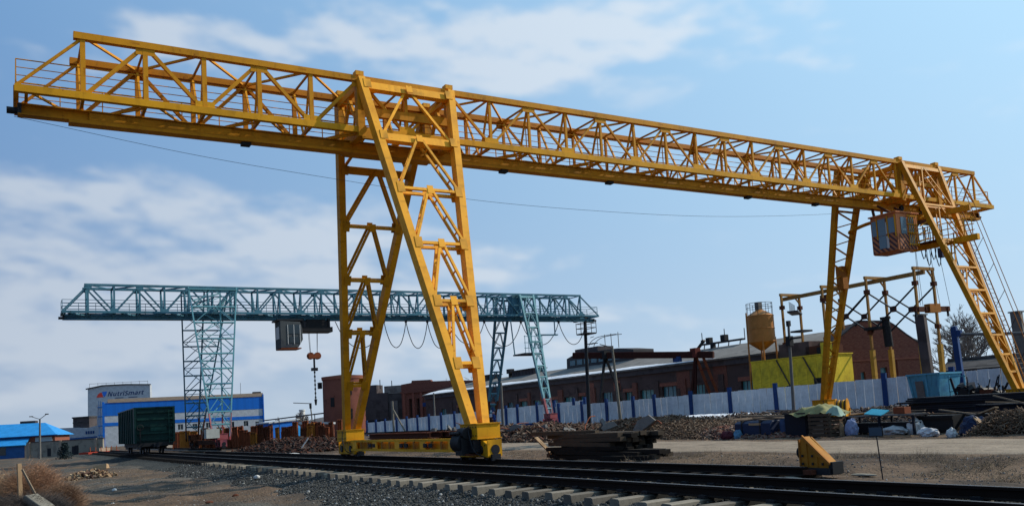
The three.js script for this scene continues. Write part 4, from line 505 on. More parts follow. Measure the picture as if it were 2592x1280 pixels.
// masts and poles
function pole(label, x, y0, z, y1, r0, r1, m, cat = 'pole', lean = [0, 0]) { const t = thing('utility_pole', label, cat, [x, y0, z]); rod('shaft', m, t, [0, 0, 0], [lean[0], y1 - y0, lean[1]], r0, r1, 10); return t; }
{
  const m = thing('lighting_mast', 'dark lighting mast with a railed round platform near its top', 'mast', [59.37, -0.2, -54.2]); rod('shaft', M.darksteel, m, [0, 0, 0], [-0.1, 13.6, 0.7], 0.26, 0.2, 10); box('platform', M.darksteel, m, 0, 11.4, 0.7, 1.6, 0.16, 2.0); for (const y of [12.1, 12.7]) { for (const s of [-1, 1]) { rod('rail', M.darksteel, m, [-0.8, y, 0.7 + s], [0.8, y, 0.7 + s], 0.04); rod('rail', M.darksteel, m, [0.8 * s, y, -0.3], [0.8 * s, y, 1.7], 0.04); } } for (let i = 0; i < 6; i++) { rod('rail_post', M.darksteel, m, [-0.8 + (i % 2) * 1.6, 11.4, -0.3 + Math.floor(i / 2)], [-0.8 + (i % 2) * 1.6, 12.8, -0.3 + Math.floor(i / 2)], 0.04); } for (const z of [-0.3, 0.7, 1.7]) box('flood_light', M.black, m, -0.8, 13.2, z, 0.4, 0.5, 0.55); box('lower_platform', M.darksteel, m, 0.2, 10.1, 1.5, 0.7, 0.08, 1.4); rod('lower_rail', M.darksteel, m, [0, 10.9, 2.2], [0.4, 10.9, 0.9], 0.04); box('capital', M.darksteel, m, -0.1, 13.5, 0.7, 1.0, 0.3, 1.4);
  pole('slim grey pole with a small fitting standing before the yellow shed', 59.34, -0.1, -21.93, 8.64, 0.16, 0.11, M.concD, 'pole', [-0.34, 0.6]); const f = scene.children[scene.children.length - 1]; box('fitting', M.black, f, -0.3, 7.0, 0.5, 0.5, 0.9, 0.5); box('cap', M.darksteel, f, -0.34, 8.6, 0.6, 0.3, 0.5, 0.3); box('bracket', M.darksteel, f, -0.3, 7.2, 1.2, 0.15, 0.15, 1.4);
  const p = pole('pale concrete pole with a slanting stay in front of the blue fence', 59.23, -0.2, -47.63, 8.92, 0.2, 0.13, M.conc, 'pole', [-0.8, 0.4]); rod('lamp_arm', M.concD, p, [-0.8, 9.1, 0.4], [-1.6, 9.6, -0.9], 0.06);
  pole('grey concrete pole half hidden beside the teal crane leg', 59.65, -0.3, -76.34, 6.54, 0.22, 0.16, M.concD, 'pole', [-0.1, 0.3]);
  pole('thin pale pole in front of the snowy end of the workshop roof', 61.8, -0.6, -104.2, 6.5, 0.16, 0.12, M.concD);
  const a = pole('whitish concrete pole with one slanting strut beside the grey ruin', 57.0, -0.9, -111.6, 5.6, 0.2, 0.15, M.conc); rod('strut', M.conc, a, [1.6, 0, 2.6], [0.1, 4.9, 0.1], 0.17, 0.14, 8);
  const l = pole('thin leaning lamp pole in front of the brick tower', 31.3, -0.1, -75.62, 4.8, 0.1, 0.07, M.concD, 'pole', [-0.4, 0.1]); rod('lamp_arm', M.darksteel, l, [-0.4, 4.9, 0.1], [-2.4, 5.1, -0.6], 0.05); box('cap', M.black, l, -0.38, 4.6, 0.1, 0.24, 0.7, 0.24);
  const bc = thing('steel_column', 'dark blue steel column with a horizontal pipe behind the junk', 'column', [63.12, -0.3, -7.93]); bar('shaft', MB2.fpost, bc, [0, 0, 0], [-0.75, 6.9, 0.2], 0.4, 0.5); rod('pipe', M.concD, bc, [-0.65, 6.25, 0.25], [-1.8, 5.65, 6.4], 0.12, undefined, 8); box('flange', MB2.fpost, bc, -0.7, 6.3, 0.5, 0.3, 0.5, 0.5);
  const cp = thing('concrete_column', 'thick leaning concrete column at the edge of the yard', 'column', [63.4, -0.4, -3.1]); bar('shaft', M.concD, cp, [0, 0, 0], [-0.7, 7.5, 0.15], 0.7, 0.7); box('head', M.concD, cp, -0.7, 7.5, 0.15, 0.8, 0.1, 0.8);
  const c2 = thing('concrete_column', 'thick grey concrete column between two trestle columns', 'column', [66.5, -0.4, -12.95]); bar('shaft', MB2.greywall, c2, [0, 0, 0], [-0.78, 8.64, 0.2], 0.75, 0.75); box('head', M.concD, c2, -0.78, 8.6, 0.2, 0.85, 0.12, 0.85);
const ch = thing('chimney_pipe', 'dark sheet metal pipe with a wide cap fixed high beside a trestle column', 'chimney', [75.9, 6.4, -23.4]); rod('flue', M.black, ch, [0, 0, 0], [-0.25, 2.9, 0.05], 0.42, 0.4, 14); box('cap', M.black, ch, -0.8, 2.0, -0.9, 1.2, 0.3, 1.7); rod('cowl', M.black, ch, [-0.25, 2.8, 0.05], [-0.28, 3.1, 0.05], 0.52, 0.52, 14); bar('bracket', M.darksteel, ch, [0, 1.2, 0], [1.6, 1.2, -1.4], 0.14, 0.14); bar('bracket', M.darksteel, ch, [0, 0.3, 0], [1.6, 0.3, -1.4], 0.14, 0.14);
}
// ------------------------------------------------------------------ far end of the yard
{
  const [b, L] = onLine('silo_building', 'tall pale silo building with a curved roof edge and a printed sign', 'silo building', [17.18, -252.74], [33.59, -244.26]);
  const g = extrude([[0, 0], [L, 0], [L, 17.5], [11.6, 17.95], [4.7, 18], [0.2, 17.3]], 1.5); g.translate(0, 0, -1.5); planUV(g, (x, y, z) => [x + z, y]); mesh('wall', g, MB2.paleP, b); bar('eave', MB2.roofD, b, [-0.3, 17.3, 0.1], [4.7, 18.1, 0.1], 0.35, 0.4); bar('eave', MB2.roofD, b, [4.7, 18.1, 0.1], [11.6, 18.05, 0.1], 0.3, 0.4); bar('eave', MB2.roofD, b, [11.6, 18.05, 0.1], [L + 0.3, 17.6, 0.1], 0.3, 0.4);
  for (let i = 0; i < 8; i++) rod('rail_post', M.concD, b, [0.6 + i * 2.45, 17.4, -0.3], [0.6 + i * 2.45, 18.9, -0.3], 0.05); rod('rail', M.concD, b, [0.6, 18.8, -0.3], [17.8, 18.7, -0.3], 0.05);
  const cv = document.createElement('canvas'); cv.width = 512; cv.height = 96; const x = cv.getContext('2d'); x.clearRect(0, 0, 512, 96);
  x.fillStyle = '#cf3b2c'; x.beginPath(); x.moveTo(2, 84); x.quadraticCurveTo(14, 36, 54, 28); x.lineTo(72, 84); x.closePath(); x.fill(); x.fillStyle = '#2468c8'; x.beginPath(); x.moveTo(58, 24); x.lineTo(112, 18); x.quadraticCurveTo(104, 70, 80, 84); x.closePath(); x.fill();
  x.fillStyle = '#16305c'; x.font = 'italic bold 72px sans-serif'; x.textBaseline = 'alphabetic'; const w = x.measureText('NutriSmart').width; x.save(); x.translate(112, 78); x.scale(380 / w, 1); x.fillText('NutriSmart', 0, 0); x.restore();
  const t = new THREE.CanvasTexture(cv); t.colorSpace = THREE.SRGBColorSpace; const sg = mesh('sign', new THREE.PlaneGeometry(14.4, 2.5), new THREE.MeshStandardMaterial({ map: t, roughness: 0.7, transparent: true, alphaTest: 0.4 }), b); sg.position.set(9.9, 15.55, 0.06);
  box('slogan', mat(0.05, 0.08, 0.16), b, 9.4, 14.15, 0.04, 2.4, 0.22, 0.04); box('slogan', mat(0.05, 0.08, 0.16), b, 13.4, 14.15, 0.04, 2.6, 0.22, 0.04);
}
{
  const [b, L] = onLine('blue_striped_hall', 'long blue and grey striped metal hall behind the goods wagon', 'hall', [17.30, -202.60], [56.70, -202.72]);
  const wins = [[4, 3.2, 5.4, 4.6], [8.5, 3.2, 9.9, 4.6], [17.4, 3.25, 18.7, 4.68], [21, 3.2, 22.2, 4.6], [24.4, 3.36, 25.7, 4.7], [30.4, 2.37, 31.6, 4.58], [34.1, 3.23, 35.3, 4.6], [37.2, 0.9, 38.1, 4.3], [17.2, 0.65, 18.6, 1.68]];
  wallHoles('wall', MB2.paleP, b, [[0, -1], [L, -1], [L, 11.3], [0, 11.3]], 0.4, wins); for (const w of wins) windowIn(b, w, M.glass, M.white, 2, 1, -0.15);
  for (const [y0, y1, h, d] of [[9.3, 9.3, 3.2, 0.05], [5.6, 5.4, 0.85, 0.05]]) { const g = extrude([[0, y0 - h / 2], [L, y1 - h / 2], [L, y1 + h / 2], [0, y0 + h / 2]], d); planUV(g); mesh('blue_band', g, MB2.blueP, b).position.z = 0.01; }
  bar('parapet', MB2.tan, b, [1.0, 11.4, 0.05], [L, 11.5, 0.05], 0.9, 0.3); box('corner_trim', MB2.blueP, b, 0, 5, 0.1, 0.5, 12.4, 0.5); box('corner_trim', MB2.blueP, b, L, 5.3, 0.1, 0.3, 12.6, 0.4);
  const g = extrude([[0.2, -1], [L - 0.2, -1], [L - 0.2, 11.2], [0.2, 11.2]], 20); g.translate(0, 0, -20.5); planUV(g, (x, y, z) => [x + z, y]); mesh('body', g, MB2.paleP, b); const lad = sub('fire_ladder', b); for (const x of [-1.0, -0.6]) rod('rail', MB2.blueM, lad, [x, 0, 0.3], [x, 11.5, 0.3], 0.06); for (let i = 0; i < 4; i++) box('cage', MB2.blueM, lad, -0.8, 3 + i * 2.3, 0.5, 1.0, 0.3, 0.8); box('roof_unit', M.black, b, 38, 12, -1, 2, 0.7, 1.5); box('porch', MB2.greywall, b, 37.6, 0.5, 0.9, 3, 1.2, 1.6); rod('antenna', M.darksteel, b, [34, 10, -2], [34, 15, -2], 0.05);
}
{
  const HA = [-20.4, -138.2], HB = [3.96, -128.93], [b, L] = onLine('blue_roofed_house', 'low house with a bright blue hipped roof and red brick wall', 'house', HA, HB);
  const g = new THREE.BufferGeometry(), Q = [[-0.6, 3.3, 0.6], [L + 0.4, 3.1, 0.6], [L + 0.4, 3.1, -8], [-0.6, 3.3, -8], [4, 5.5, -3.5], [L - 2.8, 5.3, -3.5]]; g.setAttribute('position', new THREE.Float32BufferAttribute([0, 1, 5, 0, 5, 4, 1, 2, 5, 2, 3, 4, 2, 4, 5, 3, 0, 4, 3, 2, 1, 3, 1, 0].flatMap((i) => Q[i]), 3)); g.computeVertexNormals(); planUV(g); mesh('roof', g, MB2.blueL, b);
  box('wall', MB2.brickR, b, L * 0.82, 1.3, -3.6, L * 0.35, 3.8, 7); box('wall', MB2.blueM, b, L * 0.32, 1.3, -3.6, L * 0.62, 3.8, 7.1); box('lean_to_roof', MB2.blueL, b, 14.4, 2.5, 0.7, 15.5, 0.16, 3.4, 0, 0.5); box('lean_to_wall', MB2.blueM, b, 14.4, 0.6, 1.7, 15.2, 2.2, 0.3); for (const u of [11.5, 18.4]) box('window', M.glass, b, u, 0.9, 1.88, 1.5, 1.3, 0.06); box('window', mat(0.3, 0.42, 0.5, { roughness: 0.3 }), b, L * 0.93, 2.3, 0.02, 2.6, 1.1, 0.12); box('gutter', MB2.blueM, b, L / 2, 3.1, 0.62, L + 1, 0.16, 0.14); box('corner_post', MB2.tan, b, 22.2, 0.7, 1.8, 0.4, 2.2, 0.3); box('chimney_block', MB2.greywall, b, 20.4, 5.4, -4.4, 2.4, 0.7, 1.2);
}
{
  const [w] = onLine('boundary_wall', 'beige rendered boundary wall between the blue roofed house and the hall', 'wall', [0.0, -119.7], [9.9, -111.4]); box('wall', MB2.beige, w, 6.2, 0.5, 0, 13, 3.0, 0.4); for (const u of [0.2, 5.6, 11.6]) box('pillar', MB2.tan, w, u, 0.6, 0.25, 0.4, 3.0, 0.3); for (const [u, h] of [[7.8, 1.4], [8.3, 1.6], [3.6, 1.2]]) box('opening', M.darksteel, w, u, 0.4, 0.22, 0.6, h, 0.06); box('coping', MB2.greywall, w, 6.2, 2.05, 0, 13.2, 0.12, 0.5);
  const [l, L] = onLine('pale_blue_annex', 'low pale blue annex with dark lettering below the silo building', 'building', [7.91, -240.73], [21.5, -226]); const g = extrude([[0, -1], [L, -1], [L, 6.8], [11.4, 5.4], [5.7, 5.8], [0, 5.9]], 8); g.translate(0, 0, -8); planUV(g, (x, y, z) => [x + z, y]); mesh('wall', g, MB2.paleP, l); bar('blue_band', MB2.blueM, l, [0, 2.6, 0.05], [L, 2.9, 0.05], 0.4, 0.1); box('tower', MB2.greywall, l, 8.4, 7, -3, 5.6, 3, 4); box('tower_roof', MB2.roofD, l, 8.4, 8.5, -3, 6, 0.4, 4.4); box('tower_band', MB2.roofD, l, 8.4, 7.1, -0.95, 5.7, 0.3, 0.1); for (let i = 0; i < 4; i++) box('sign_letter', mat(0.03, 0.07, 0.2), l, 11.2 + i * 0.8, 4.15, 0.06, 0.55, 0.8, 0.06);
  const lamp = thing('street_lamp', 'grey street lamp with two arms before the beige wall', 'street lamp', [1.08, -0.4, -105.1]); rod('post', M.concD, lamp, [0, 0, 0], [0.05, 5.6, 0.1], 0.17, 0.11); rod('arm', M.concD, lamp, [0.05, 5.6, 0.1], [-0.9, 6.0, -0.7], 0.045); rod('arm', M.concD, lamp, [0.05, 5.6, 0.1], [0.8, 6.2, 0.7], 0.045); box('lantern', M.darksteel, lamp, 0.9, 6.25, 0.8, 0.45, 0.14, 0.4); box('lantern', M.concD, lamp, -1.0, 6.05, -0.8, 0.5, 0.12, 0.4);
  const rm = thing('red_trailer', 'low red flatbed trailer with upright stakes beyond the goods wagon', 'trailer', [8.0, -0.35, -97], 0.75); rm.scale.set(0.8, 0.5, 0.7); box('bed', MB2.redS, rm, 0, 0.9, 0, 7, 0.5, 2.2); for (let i = 0; i < 6; i++) box('stake', M.rust, rm, -3 + i * 1.2, 1.8, 1.0, 0.1, 1.3, 0.1); for (const x of [-2.4, -1.2, 2.4]) { const w2 = mesh('wheel', new THREE.CylinderGeometry(0.5, 0.5, 0.3, 14), M.black, rm); w2.rotation.x = Math.PI / 2; w2.position.set(x, 0.5, 1); } box('side_panel', MB2.tan, rm, 1, 1.6, 0.2, 2.5, 0.9, 0.1);
  const sh = thing('dark_shrub', 'dark blue green shrub standing before the beige boundary wall', 'shrub', [3.4, -0.4, -89]); { const R2 = rng(19), leaf = new THREE.PlaneGeometry(0.16, 0.1), pos = new MB(); for (let i = 0; i < 1500; i++) { const a = R2() * 6.28, h = R2(), r = (0.95 - 0.6 * h) * Math.sqrt(R2()) * (0.8 + 0.5 * Math.sin(a * 3 + h * 9)); pos.add(leaf, new THREE.Matrix4().makeRotationFromEuler(new THREE.Euler(R2() * 6, R2() * 6, R2() * 6)).setPosition(Math.cos(a) * r, 0.1 + h * 2.0, Math.sin(a) * r)); } pos.build('crown', mat(0.03, 0.05, 0.055, { roughness: 0.9, side: THREE.DoubleSide }), sh); rod('trunk', M.woodD, sh, [0, 0, 0], [0, 1.7, 0], 0.06, 0.02, 6); }
  const bb = thing('blue_kiosk', 'bright blue metal shed with a slanted roof beside the striped hall', 'shed', [58.2, -0.4, -194], 0.35); box('wall', MB2.blueP, bb, 0, 2, 0, 9, 4.2, 5); box('roof', MB2.paleP, bb, 0, 4.3, 0, 9.6, 0.3, 6, 0, 0, 0.06); box('ramp', MB2.blueL, bb, 5, 1.4, 0.6, 5, 2.4, 4, 0, 0, -0.5);
}
{ // brick tower and ruins on the far side
  const t = thing('brick_tower', 'round red brick tower with a narrow dark window beside the yellow crane leg', 'brick tower', [62.2, -1, -152.6]); const g = new THREE.CylinderGeometry(4.6, 4.7, 13.4, 28); const uv = g.attributes.uv; for (let i = 0; i < uv.count; i++) uv.setXY(i, uv.getX(i) * 28, uv.getY(i) * 13); const w = mesh('wall', g, MB2.brickP, t); w.position.y = 6.7; const c = mesh('cornice', new THREE.CylinderGeometry(4.85, 4.75, 0.7, 28), MB2.brickR, t); c.position.y = 13.4; mesh('roof', new THREE.ConeGeometry(4.7, 0.5, 28), MB2.roofD, t).position.y = 14; for (const [a, y, h] of [[-0.05, 10.6, 2.4], [-0.05, 5.3, 2.2], [-0.9, 8, 2]]) box('window', M.black, t, Math.sin(a) * 4.56, y, Math.cos(a) * 4.56, 0.9, h, 0.3, a); box('bracket', M.darksteel, t, -4.6, 12, -2.6, 0.8, 1.4, 0.8);
  const [r] = onLine('crenel_brick_ruin', 'ruined red brick building with a stepped top and tall slots', 'ruin', [76.65, -153.73], [83.32, -138.16]); wallHoles('wall', MB2.brick, r, [[0, -1], [34, -1], [34, 8.9], [17, 10.3], [9.6, 10.6], [9.2, 11.0], [3.5, 11.2], [3.3, 10.7], [0, 10.5]], 0.6, [[2.2, 2, 3.2, 7], [4.6, 2, 5.6, 7], [7.6, 1.5, 12, 5.6]]); box('inside', M.black, r, 8, 4, -1.2, 15, 8, 0.3); for (const u of [0.9, 3.9, 6.4]) box('pier', MB2.brickR, r, u, 4, 0.1, 0.7, 9, 0.3); box('cornice', MB2.brick, r, 17, 8.6, 0.15, 34, 0.5, 0.4); const bk = extrude([[0.3, -1], [33, -1], [33, 8.5], [17, 9.9], [0.3, 10.1]], 12); bk.translate(0, 0, -13); planUV(bk, (x, y, z) => [x + z, y]); mesh('body', bk, MB2.brickD, r); box('awning', MB2.fpost, r, 9.8, 5.4, 0.7, 4, 0.9, 1.4);
  const [q] = onLine('grey_block_ruin', 'grey unplastered block building beside the brick ruin', 'building', [70.6, -163.3], [80.0, -154.4]); box('wall', MB2.greywall, q, 3.4, 4, -2, 6, 10, 4); box('upper_wall', MB2.greywall, q, 1.4, 9.2, -2.2, 4.4, 3.6, 4); box('roof', MB2.roofG, q, 8.4, 9.6, -3, 6, 1.9, 5); box('wall', MB2.roofD, q, 9, 4, -1.6, 5, 9, 3); box('dark_band', M.black, q, 3.4, 2.4, 0.02, 5.6, 0.4, 0.1); rod('stack', M.darksteel, q, [4.2, 10, -1], [4.2, 12.2, -1], 0.1); rod('stack', M.darksteel, q, [7.2, 10, -1], [7.2, 11.8, -1], 0.1); box('concrete_panel', M.concD, q, 8, 3.4, 0.05, 1.8, 7, 0.2);
  const lo = thing('low_brick_shed', 'low reddish shed with a pale roof beneath the brick tower', 'shed', [52, -0.8, -140], 1.2); box('wall', MB2.brickR, lo, 0, 1.6, 0, 12, 3.2, 6); box('roof', MB2.paleP, lo, 0, 3.4, 0, 12.6, 0.4, 6.6, 0, 0.06); box('door', M.black, lo, 2, 1.2, 3.02, 2, 2.4, 0.1); box('panel', MB2.paleP, lo, -3, 1.4, 3.02, 3, 2.6, 0.1);
  const cw = thing('white_chimney', 'slim white chimney far off beyond the yard', 'chimney', [91.4, -1, -284]); rod('flue', M.white, cw, [0, 0, 0], [0, 9.4, 0], 1.3, 1.0, 14); rod('rim', M.white, cw, [0, 9.2, 0], [0, 9.7, 0], 1.2, 1.2, 14);
  const cw2 = thing('white_chimney', 'thin white pipe stack just beside the brick tower', 'chimney', [96, -1, -262]); rod('flue', M.white, cw2, [0, 0, 0], [0, 7.6, 0], 0.7, 0.6, 12); rod('rim', M.white, cw2, [0, 7.4, 0], [0, 7.8, 0], 0.8, 0.8, 12);
  const hut = thing('dark_roofed_hut', 'low hut with a dark sagging roof behind the fence end', 'hut', [92, 0, -20], -1.3); box('wall', MB2.greywall, hut, 0, 1.8, 0, 12, 4.4, 6); box('roof', MB2.roofD, hut, 0, 4.3, 1.6, 13, 0.25, 4.4, 0, 0.32); box('roof', MB2.roofD, hut, 0, 4.3, -1.6, 13, 0.25, 4.4, 0, -0.32); box('window', M.glass, hut, 1, 2.4, 3.02, 1.4, 1, 0.06);
  const pipe = thing('overhead_pipe', 'dark overhead pipeline running from the hall to the brick tower', 'pipeline', [0, 0, 0]); rod('pipe', M.darksteel, pipe, [56, 4.4, -200], [61, 5.0, -156], 0.16); for (const [x, z, h] of [[57.2, -189, 4.5], [58.5, -178, 4.6], [59.8, -167, 4.8]]) rod('support', M.darksteel, pipe, [x, -1, z], [x, h, z], 0.1);
}
// bare winter trees
function bareTree(label, x, y, z, h, seed, spread = 0.5) {
  const t = thing('bare_tree', label, 'tree', [x, y, z]), R = rng(seed), tw = [new MB(), new MB()], bark = mat(0.24, 0.21, 0.19, { map: T.soft, roughness: 1 });
  const grow = (p, d, len, r, lv) => { const e = [p[0] + d[0] * len, p[1] + d[1] * len, p[2] + d[2] * len]; tw[lv === 0 ? 0 : 1].rod(p, e, r, r * 0.62, lv < 2 ? 6 : 4); if (lv >= 5) return; const n = lv === 0 ? 7 : 3 + (R() < 0.75); for (let i = 0; i < n; i++) { const f = lv === 0 ? 0.35 + 0.65 * (i / (n - 1)) : 0.4 + 0.6 * R(), q = [p[0] + d[0] * len * f, p[1] + d[1] * len * f, p[2] + d[2] * len * f], a = R() * 6.283, s = spread * (0.6 + R() * 0.8), nd = [d[0] + Math.cos(a) * s, d[1] * 0.9 + 0.12, d[2] + Math.sin(a) * s], l = Math.hypot(...nd); grow(q, nd.map((v) => v / l), len * (0.5 + R() * 0.25), Math.max(0.024, r * 0.55), lv + 1); } };
  grow([0, 0, 0], [0.02, 1, 0.03], h * 0.36, h * 0.018, 0); tw[0].build('trunk', bark, t); tw[1].build('crown', bark, t);
}
bareTree('tall bare tree behind the brick gable house', 101.7, 0, -33.2, 14.5, 2, 0.55); bareTree('bare tree with a broad thin crown behind the blue column', 112, 0, -34, 11.5, 4, 0.75); bareTree('bare tree behind the thick leaning concrete column', 104, 0, -18, 12, 6, 0.6); bareTree('tall pale bare tree just behind the end trestle column', 96, 0, -27.5, 13, 16, 0.6); bareTree('small bare tree standing behind the hut', 118, 0, -41, 9.5, 7, 0.7);
bareTree('bare rounded tree far behind the brick ruin', 115.4, 0, -199.6, 19, 8, 0.75); bareTree('bare tree far behind the workshop lantern roof', 122, 0, -193, 18, 9, 0.75);
bareTree('small bare tree beyond the blue kiosk', 60.5, -1, -198, 8, 10, 0.45); bareTree('thin bare tree beside the small lamp pole', 68, -1, -205, 9.5, 11, 0.4);
{ // far line of woods closing the horizon
  const R = rng(77), k = []; const g = new THREE.IcosahedronGeometry(1, 1), o = new THREE.Object3D(), n = 900, im = new THREE.InstancedMesh(g, mat(0.12, 0.115, 0.12, { roughness: 1 }), n);
  for (let i = 0; i < n; i++) { const a = -0.4 + R() * 2.2, d = 620 + R() * 160; o.position.set(-2 + Math.sin(a) * d, 1 + R() * 2, 33 - Math.cos(a) * d); o.scale.set(7 + R() * 8, 3 + R() * 4, 7 + R() * 8); o.rotation.y = R() * 6; o.updateMatrix(); im.setMatrixAt(i, o.matrix); } im.name = 'distant_woods'; struct(im, 'stuff'); scene.add(im);
}
// ------------------------------------------------------------------ goods wagon on the track
{
  const w = thing('goods_wagon', 'dark green open goods wagon standing on the track beyond the cranes', 'goods wagon', [8.5, 0.28, -47.6]), G = MB2.greenW, L = 13.2, W = 3.15, y0 = 0.95, y1 = 3.95;
  const b = sub('body', w); for (const s of [-1, 1]) box('side_wall', G, b, s * W / 2, (y0 + y1) / 2, -L / 2, 0.08, y1 - y0, L); for (const z of [-0.04, -L + 0.04]) box('end_wall', G, b, 0, (y0 + y1) / 2, z, W - 0.1, y1 - y0 - 0.02, 0.08); box('floor', M.black, b, 0, y0 + 0.05, -L / 2, W - 0.12, 0.12, L - 0.12);
  for (let i = 0; i < 5; i++) box('end_rib', i === 1 || i === 3 ? MB2.greenL : G, b, 0, y0 + 0.25 + i * 0.6, 0.06, W - 0.3, 0.16, 0.14); for (const x of [-W / 2, W / 2]) box('corner_post', G, b, x, (y0 + y1) / 2, 0.03, 0.18, y1 - y0, 0.2);
  for (let i = 1; i < 9; i++) for (const s of [-1, 1]) box('side_rib', i % 3 === 1 ? MB2.greenL : G, b, s * (W / 2 + 0.09), (y0 + y1) / 2, -i * L / 9, 0.14, y1 - y0, 0.22); box('top_rim', G, b, 0, y1 + 0.04, 0.03, W + 0.2, 0.12, 0.16); for (const s of [-1, 1]) box('top_rim', G, b, s * W / 2, y1 + 0.04, -L / 2, 0.16, 0.12, L);
  { const k = new MB(); for (const x of [1.15, 1.5]) k.box(x, 2.3, 0.2, 0.05, 2.9, 0.05); for (let i = 0; i < 9; i++) k.box(1.32, 0.95 + i * 0.34, 0.2, 0.36, 0.035, 0.04); k.build('ladder', MB2.greenL, w); const q = new MB(); q.box(-1.2, 1.6, 0.2, 0.08, 1.4, 0.08); q.add(new THREE.TorusGeometry(0.24, 0.03, 6, 16), new THREE.Matrix4().setPosition(-1.2, 2.3, 0.26)); q.build('brake_wheel', M.black, w); box('dust_streak', MB2.greenL, w, 0.3, 2.2, 0.085, 1.3, 0.5, 0.02); }
  box('underframe', M.black, w, 0, 0.75, -L / 2, 2.2, 0.35, L - 0.3); box('end_sill', M.black, w, 0, 0.8, 0.05, W - 0.2, 0.3, 0.2); const c = new MB(); c.box(0, 0.72, 0.4, 0.4, 0.3, 0.7); c.box(0.12, 0.72, 0.8, 0.24, 0.34, 0.3); c.build('coupler', M.darksteel, w); box('step', M.darksteel, w, 1.5, 0.75, 0.35, 0.4, 0.05, 0.3);
  for (const z of [-2.1, -L + 2.1]) { const g = sub('bogie', w); for (const s of [-0.79, 0.79]) for (const d of [-0.92, 0.92]) { const k = mesh('wheel', new THREE.CylinderGeometry(0.475, 0.475, 0.13, 20), M.darksteel, g); k.rotation.z = Math.PI / 2; k.position.set(s, 0.475, z + d); } for (const s of [-1.0, 1.0]) box('side_frame', M.black, g, s, 0.55, z, 0.16, 0.34, 2.5); box('bolster', M.black, g, 0, 0.6, z, 2.2, 0.3, 0.5); }
}
// ------------------------------------------------------------------ heaps
const gi = new THREE.Object3D();
function moundMesh(name, m, cx, cz, lx, lz, h, seed, sink = 0.12) {
  const n = 40, g = new THREE.PlaneGeometry(1, 1, n, n), p = g.attributes.position;
  for (let i = 0; i < p.count; i++) { const u = p.getX(i) * 2, v = p.getY(i) * 2, x = cx + u * lx / 2, z = cz - v * lz / 2; p.setXYZ(i, x, ground(x, z) - sink + moundH(u, v, x, z, h, seed), z); } planUV(g); g.computeVertexNormals(); return struct(mesh(name, g, m));
}
function moundH(u, v, x, z, h, seed) { const r = Math.max(0, 1 - Math.pow(Math.abs(u), 2.6)) * Math.max(0, 1 - Math.pow(Math.abs(v), 3.2)); return r * h * (0.55 + 0.75 * fbm(x * 0.45, seed, z * 0.45, 4, seed)); }
function heap(name, label, geo, colors, n, cx, cz, lx, lz, h, seed, size, flat = 0.6) { // pieces tipped over a mound: one mass that nobody could count
  const R = rng(seed), im = new THREE.InstancedMesh(geo, mat(1, 1, 1, { map: T.soft, roughness: 0.95 }), n), c = new THREE.Color();
  for (let i = 0; i < n; i++) { const u = R() * 2 - 1, v = R() * 2 - 1, x = cx + u * lx / 2, z = cz - v * lz / 2; gi.position.set(x, ground(x, z) - 0.08 + moundH(u, v, x, z, h, seed) + R() * 0.1, z); gi.rotation.set((R() - 0.5) * flat * 2.2, R() * 6.28, (R() - 0.5) * flat * 2.2); const s = size(R); gi.scale.set(...s); gi.updateMatrix(); im.setMatrixAt(i, gi.matrix); const k = colors[Math.floor(R() * colors.length)], t = 0.75 + 0.45 * R(); c.setRGB(k[0] * t, k[1] * t, k[2] * t); im.setColorAt(i, c); }
  im.name = numbered(name); im.castShadow = im.receiveShadow = true; scene.add(im); return struct(tag(im, label, name.replace('_', ' ')), 'stuff');
}
const unit = new THREE.BoxGeometry(1, 1, 1), chunk = new THREE.IcosahedronGeometry(0.55, 0);
const soilM = mat(0.125, 0.082, 0.058, { map: T.ground, roughness: 1, bumpMap: T.gbump, bumpScale: 0.05 });
const debris = (R) => { const t = R(); return t < 0.62 ? [0.05 + R() * 0.13, 0.03 + R() * 0.06, 0.05 + R() * 0.12] : t < 0.86 ? [0.25 + R() * 0.7, 0.02 + R() * 0.03, 0.05 + R() * 0.08] : [0.12 + R() * 0.28, 0.07 + R() * 0.12, 0.12 + R() * 0.2]; };
moundMesh('soil_mound', soilM, 27.4, -18, 7, 30, 0.85, 21); heap('rubble', 'heap of grey broken concrete, slabs and boards between the track and the blue fence', unit, [[0.16, 0.105, 0.075], [0.125, 0.078, 0.055], [0.07, 0.045, 0.033], [0.22, 0.165, 0.125], [0.13, 0.06, 0.042]], 11000, 27.4, -18, 7, 30, 0.9, 21, debris);
moundMesh('soil_mound', soilM, 29, -5, 6, 14, 1.0, 22); heap('brushwood', 'pale brown heap of brushwood and straw behind the sleeper stack', unit, [[0.24, 0.165, 0.11], [0.19, 0.125, 0.085], [0.30, 0.225, 0.16], [0.11, 0.07, 0.05]], 14000, 29, -5, 6.4, 15, 1.08, 22, (R) => [0.1 + R() * 0.3, 0.012 + R() * 0.02, 0.012 + R() * 0.03], 0.5);
moundMesh('soil_mound', soilM, 29.2, 3.2, 6, 8, 0.55, 23); heap('rubble', 'reddish brick rubble heap next to the blue tarpaulin stack', chunk, [[0.26, 0.11, 0.075], [0.20, 0.12, 0.09], [0.30, 0.22, 0.17], [0.12, 0.07, 0.06]], 7000, 29.2, 3.2, 6, 8.4, 0.6, 23, (R) => { const s = 0.05 + R() * R() * 0.16; return [s * 1.6, s * 0.8, s]; });
moundMesh('soil_mound', mat(0.10, 0.07, 0.06, { map: T.ground, roughness: 1 }), 17.5, -34, 6, 20, 0.7, 24); heap('scrap_metal', 'dark rusty scrap metal heap along the rails before the upright steel panels', unit, [[0.08, 0.034, 0.025], [0.045, 0.028, 0.024], [0.105, 0.045, 0.03], [0.03, 0.026, 0.026], [0.12, 0.085, 0.07]], 8000, 17.5, -34, 6.4, 22, 0.85, 24, debris);
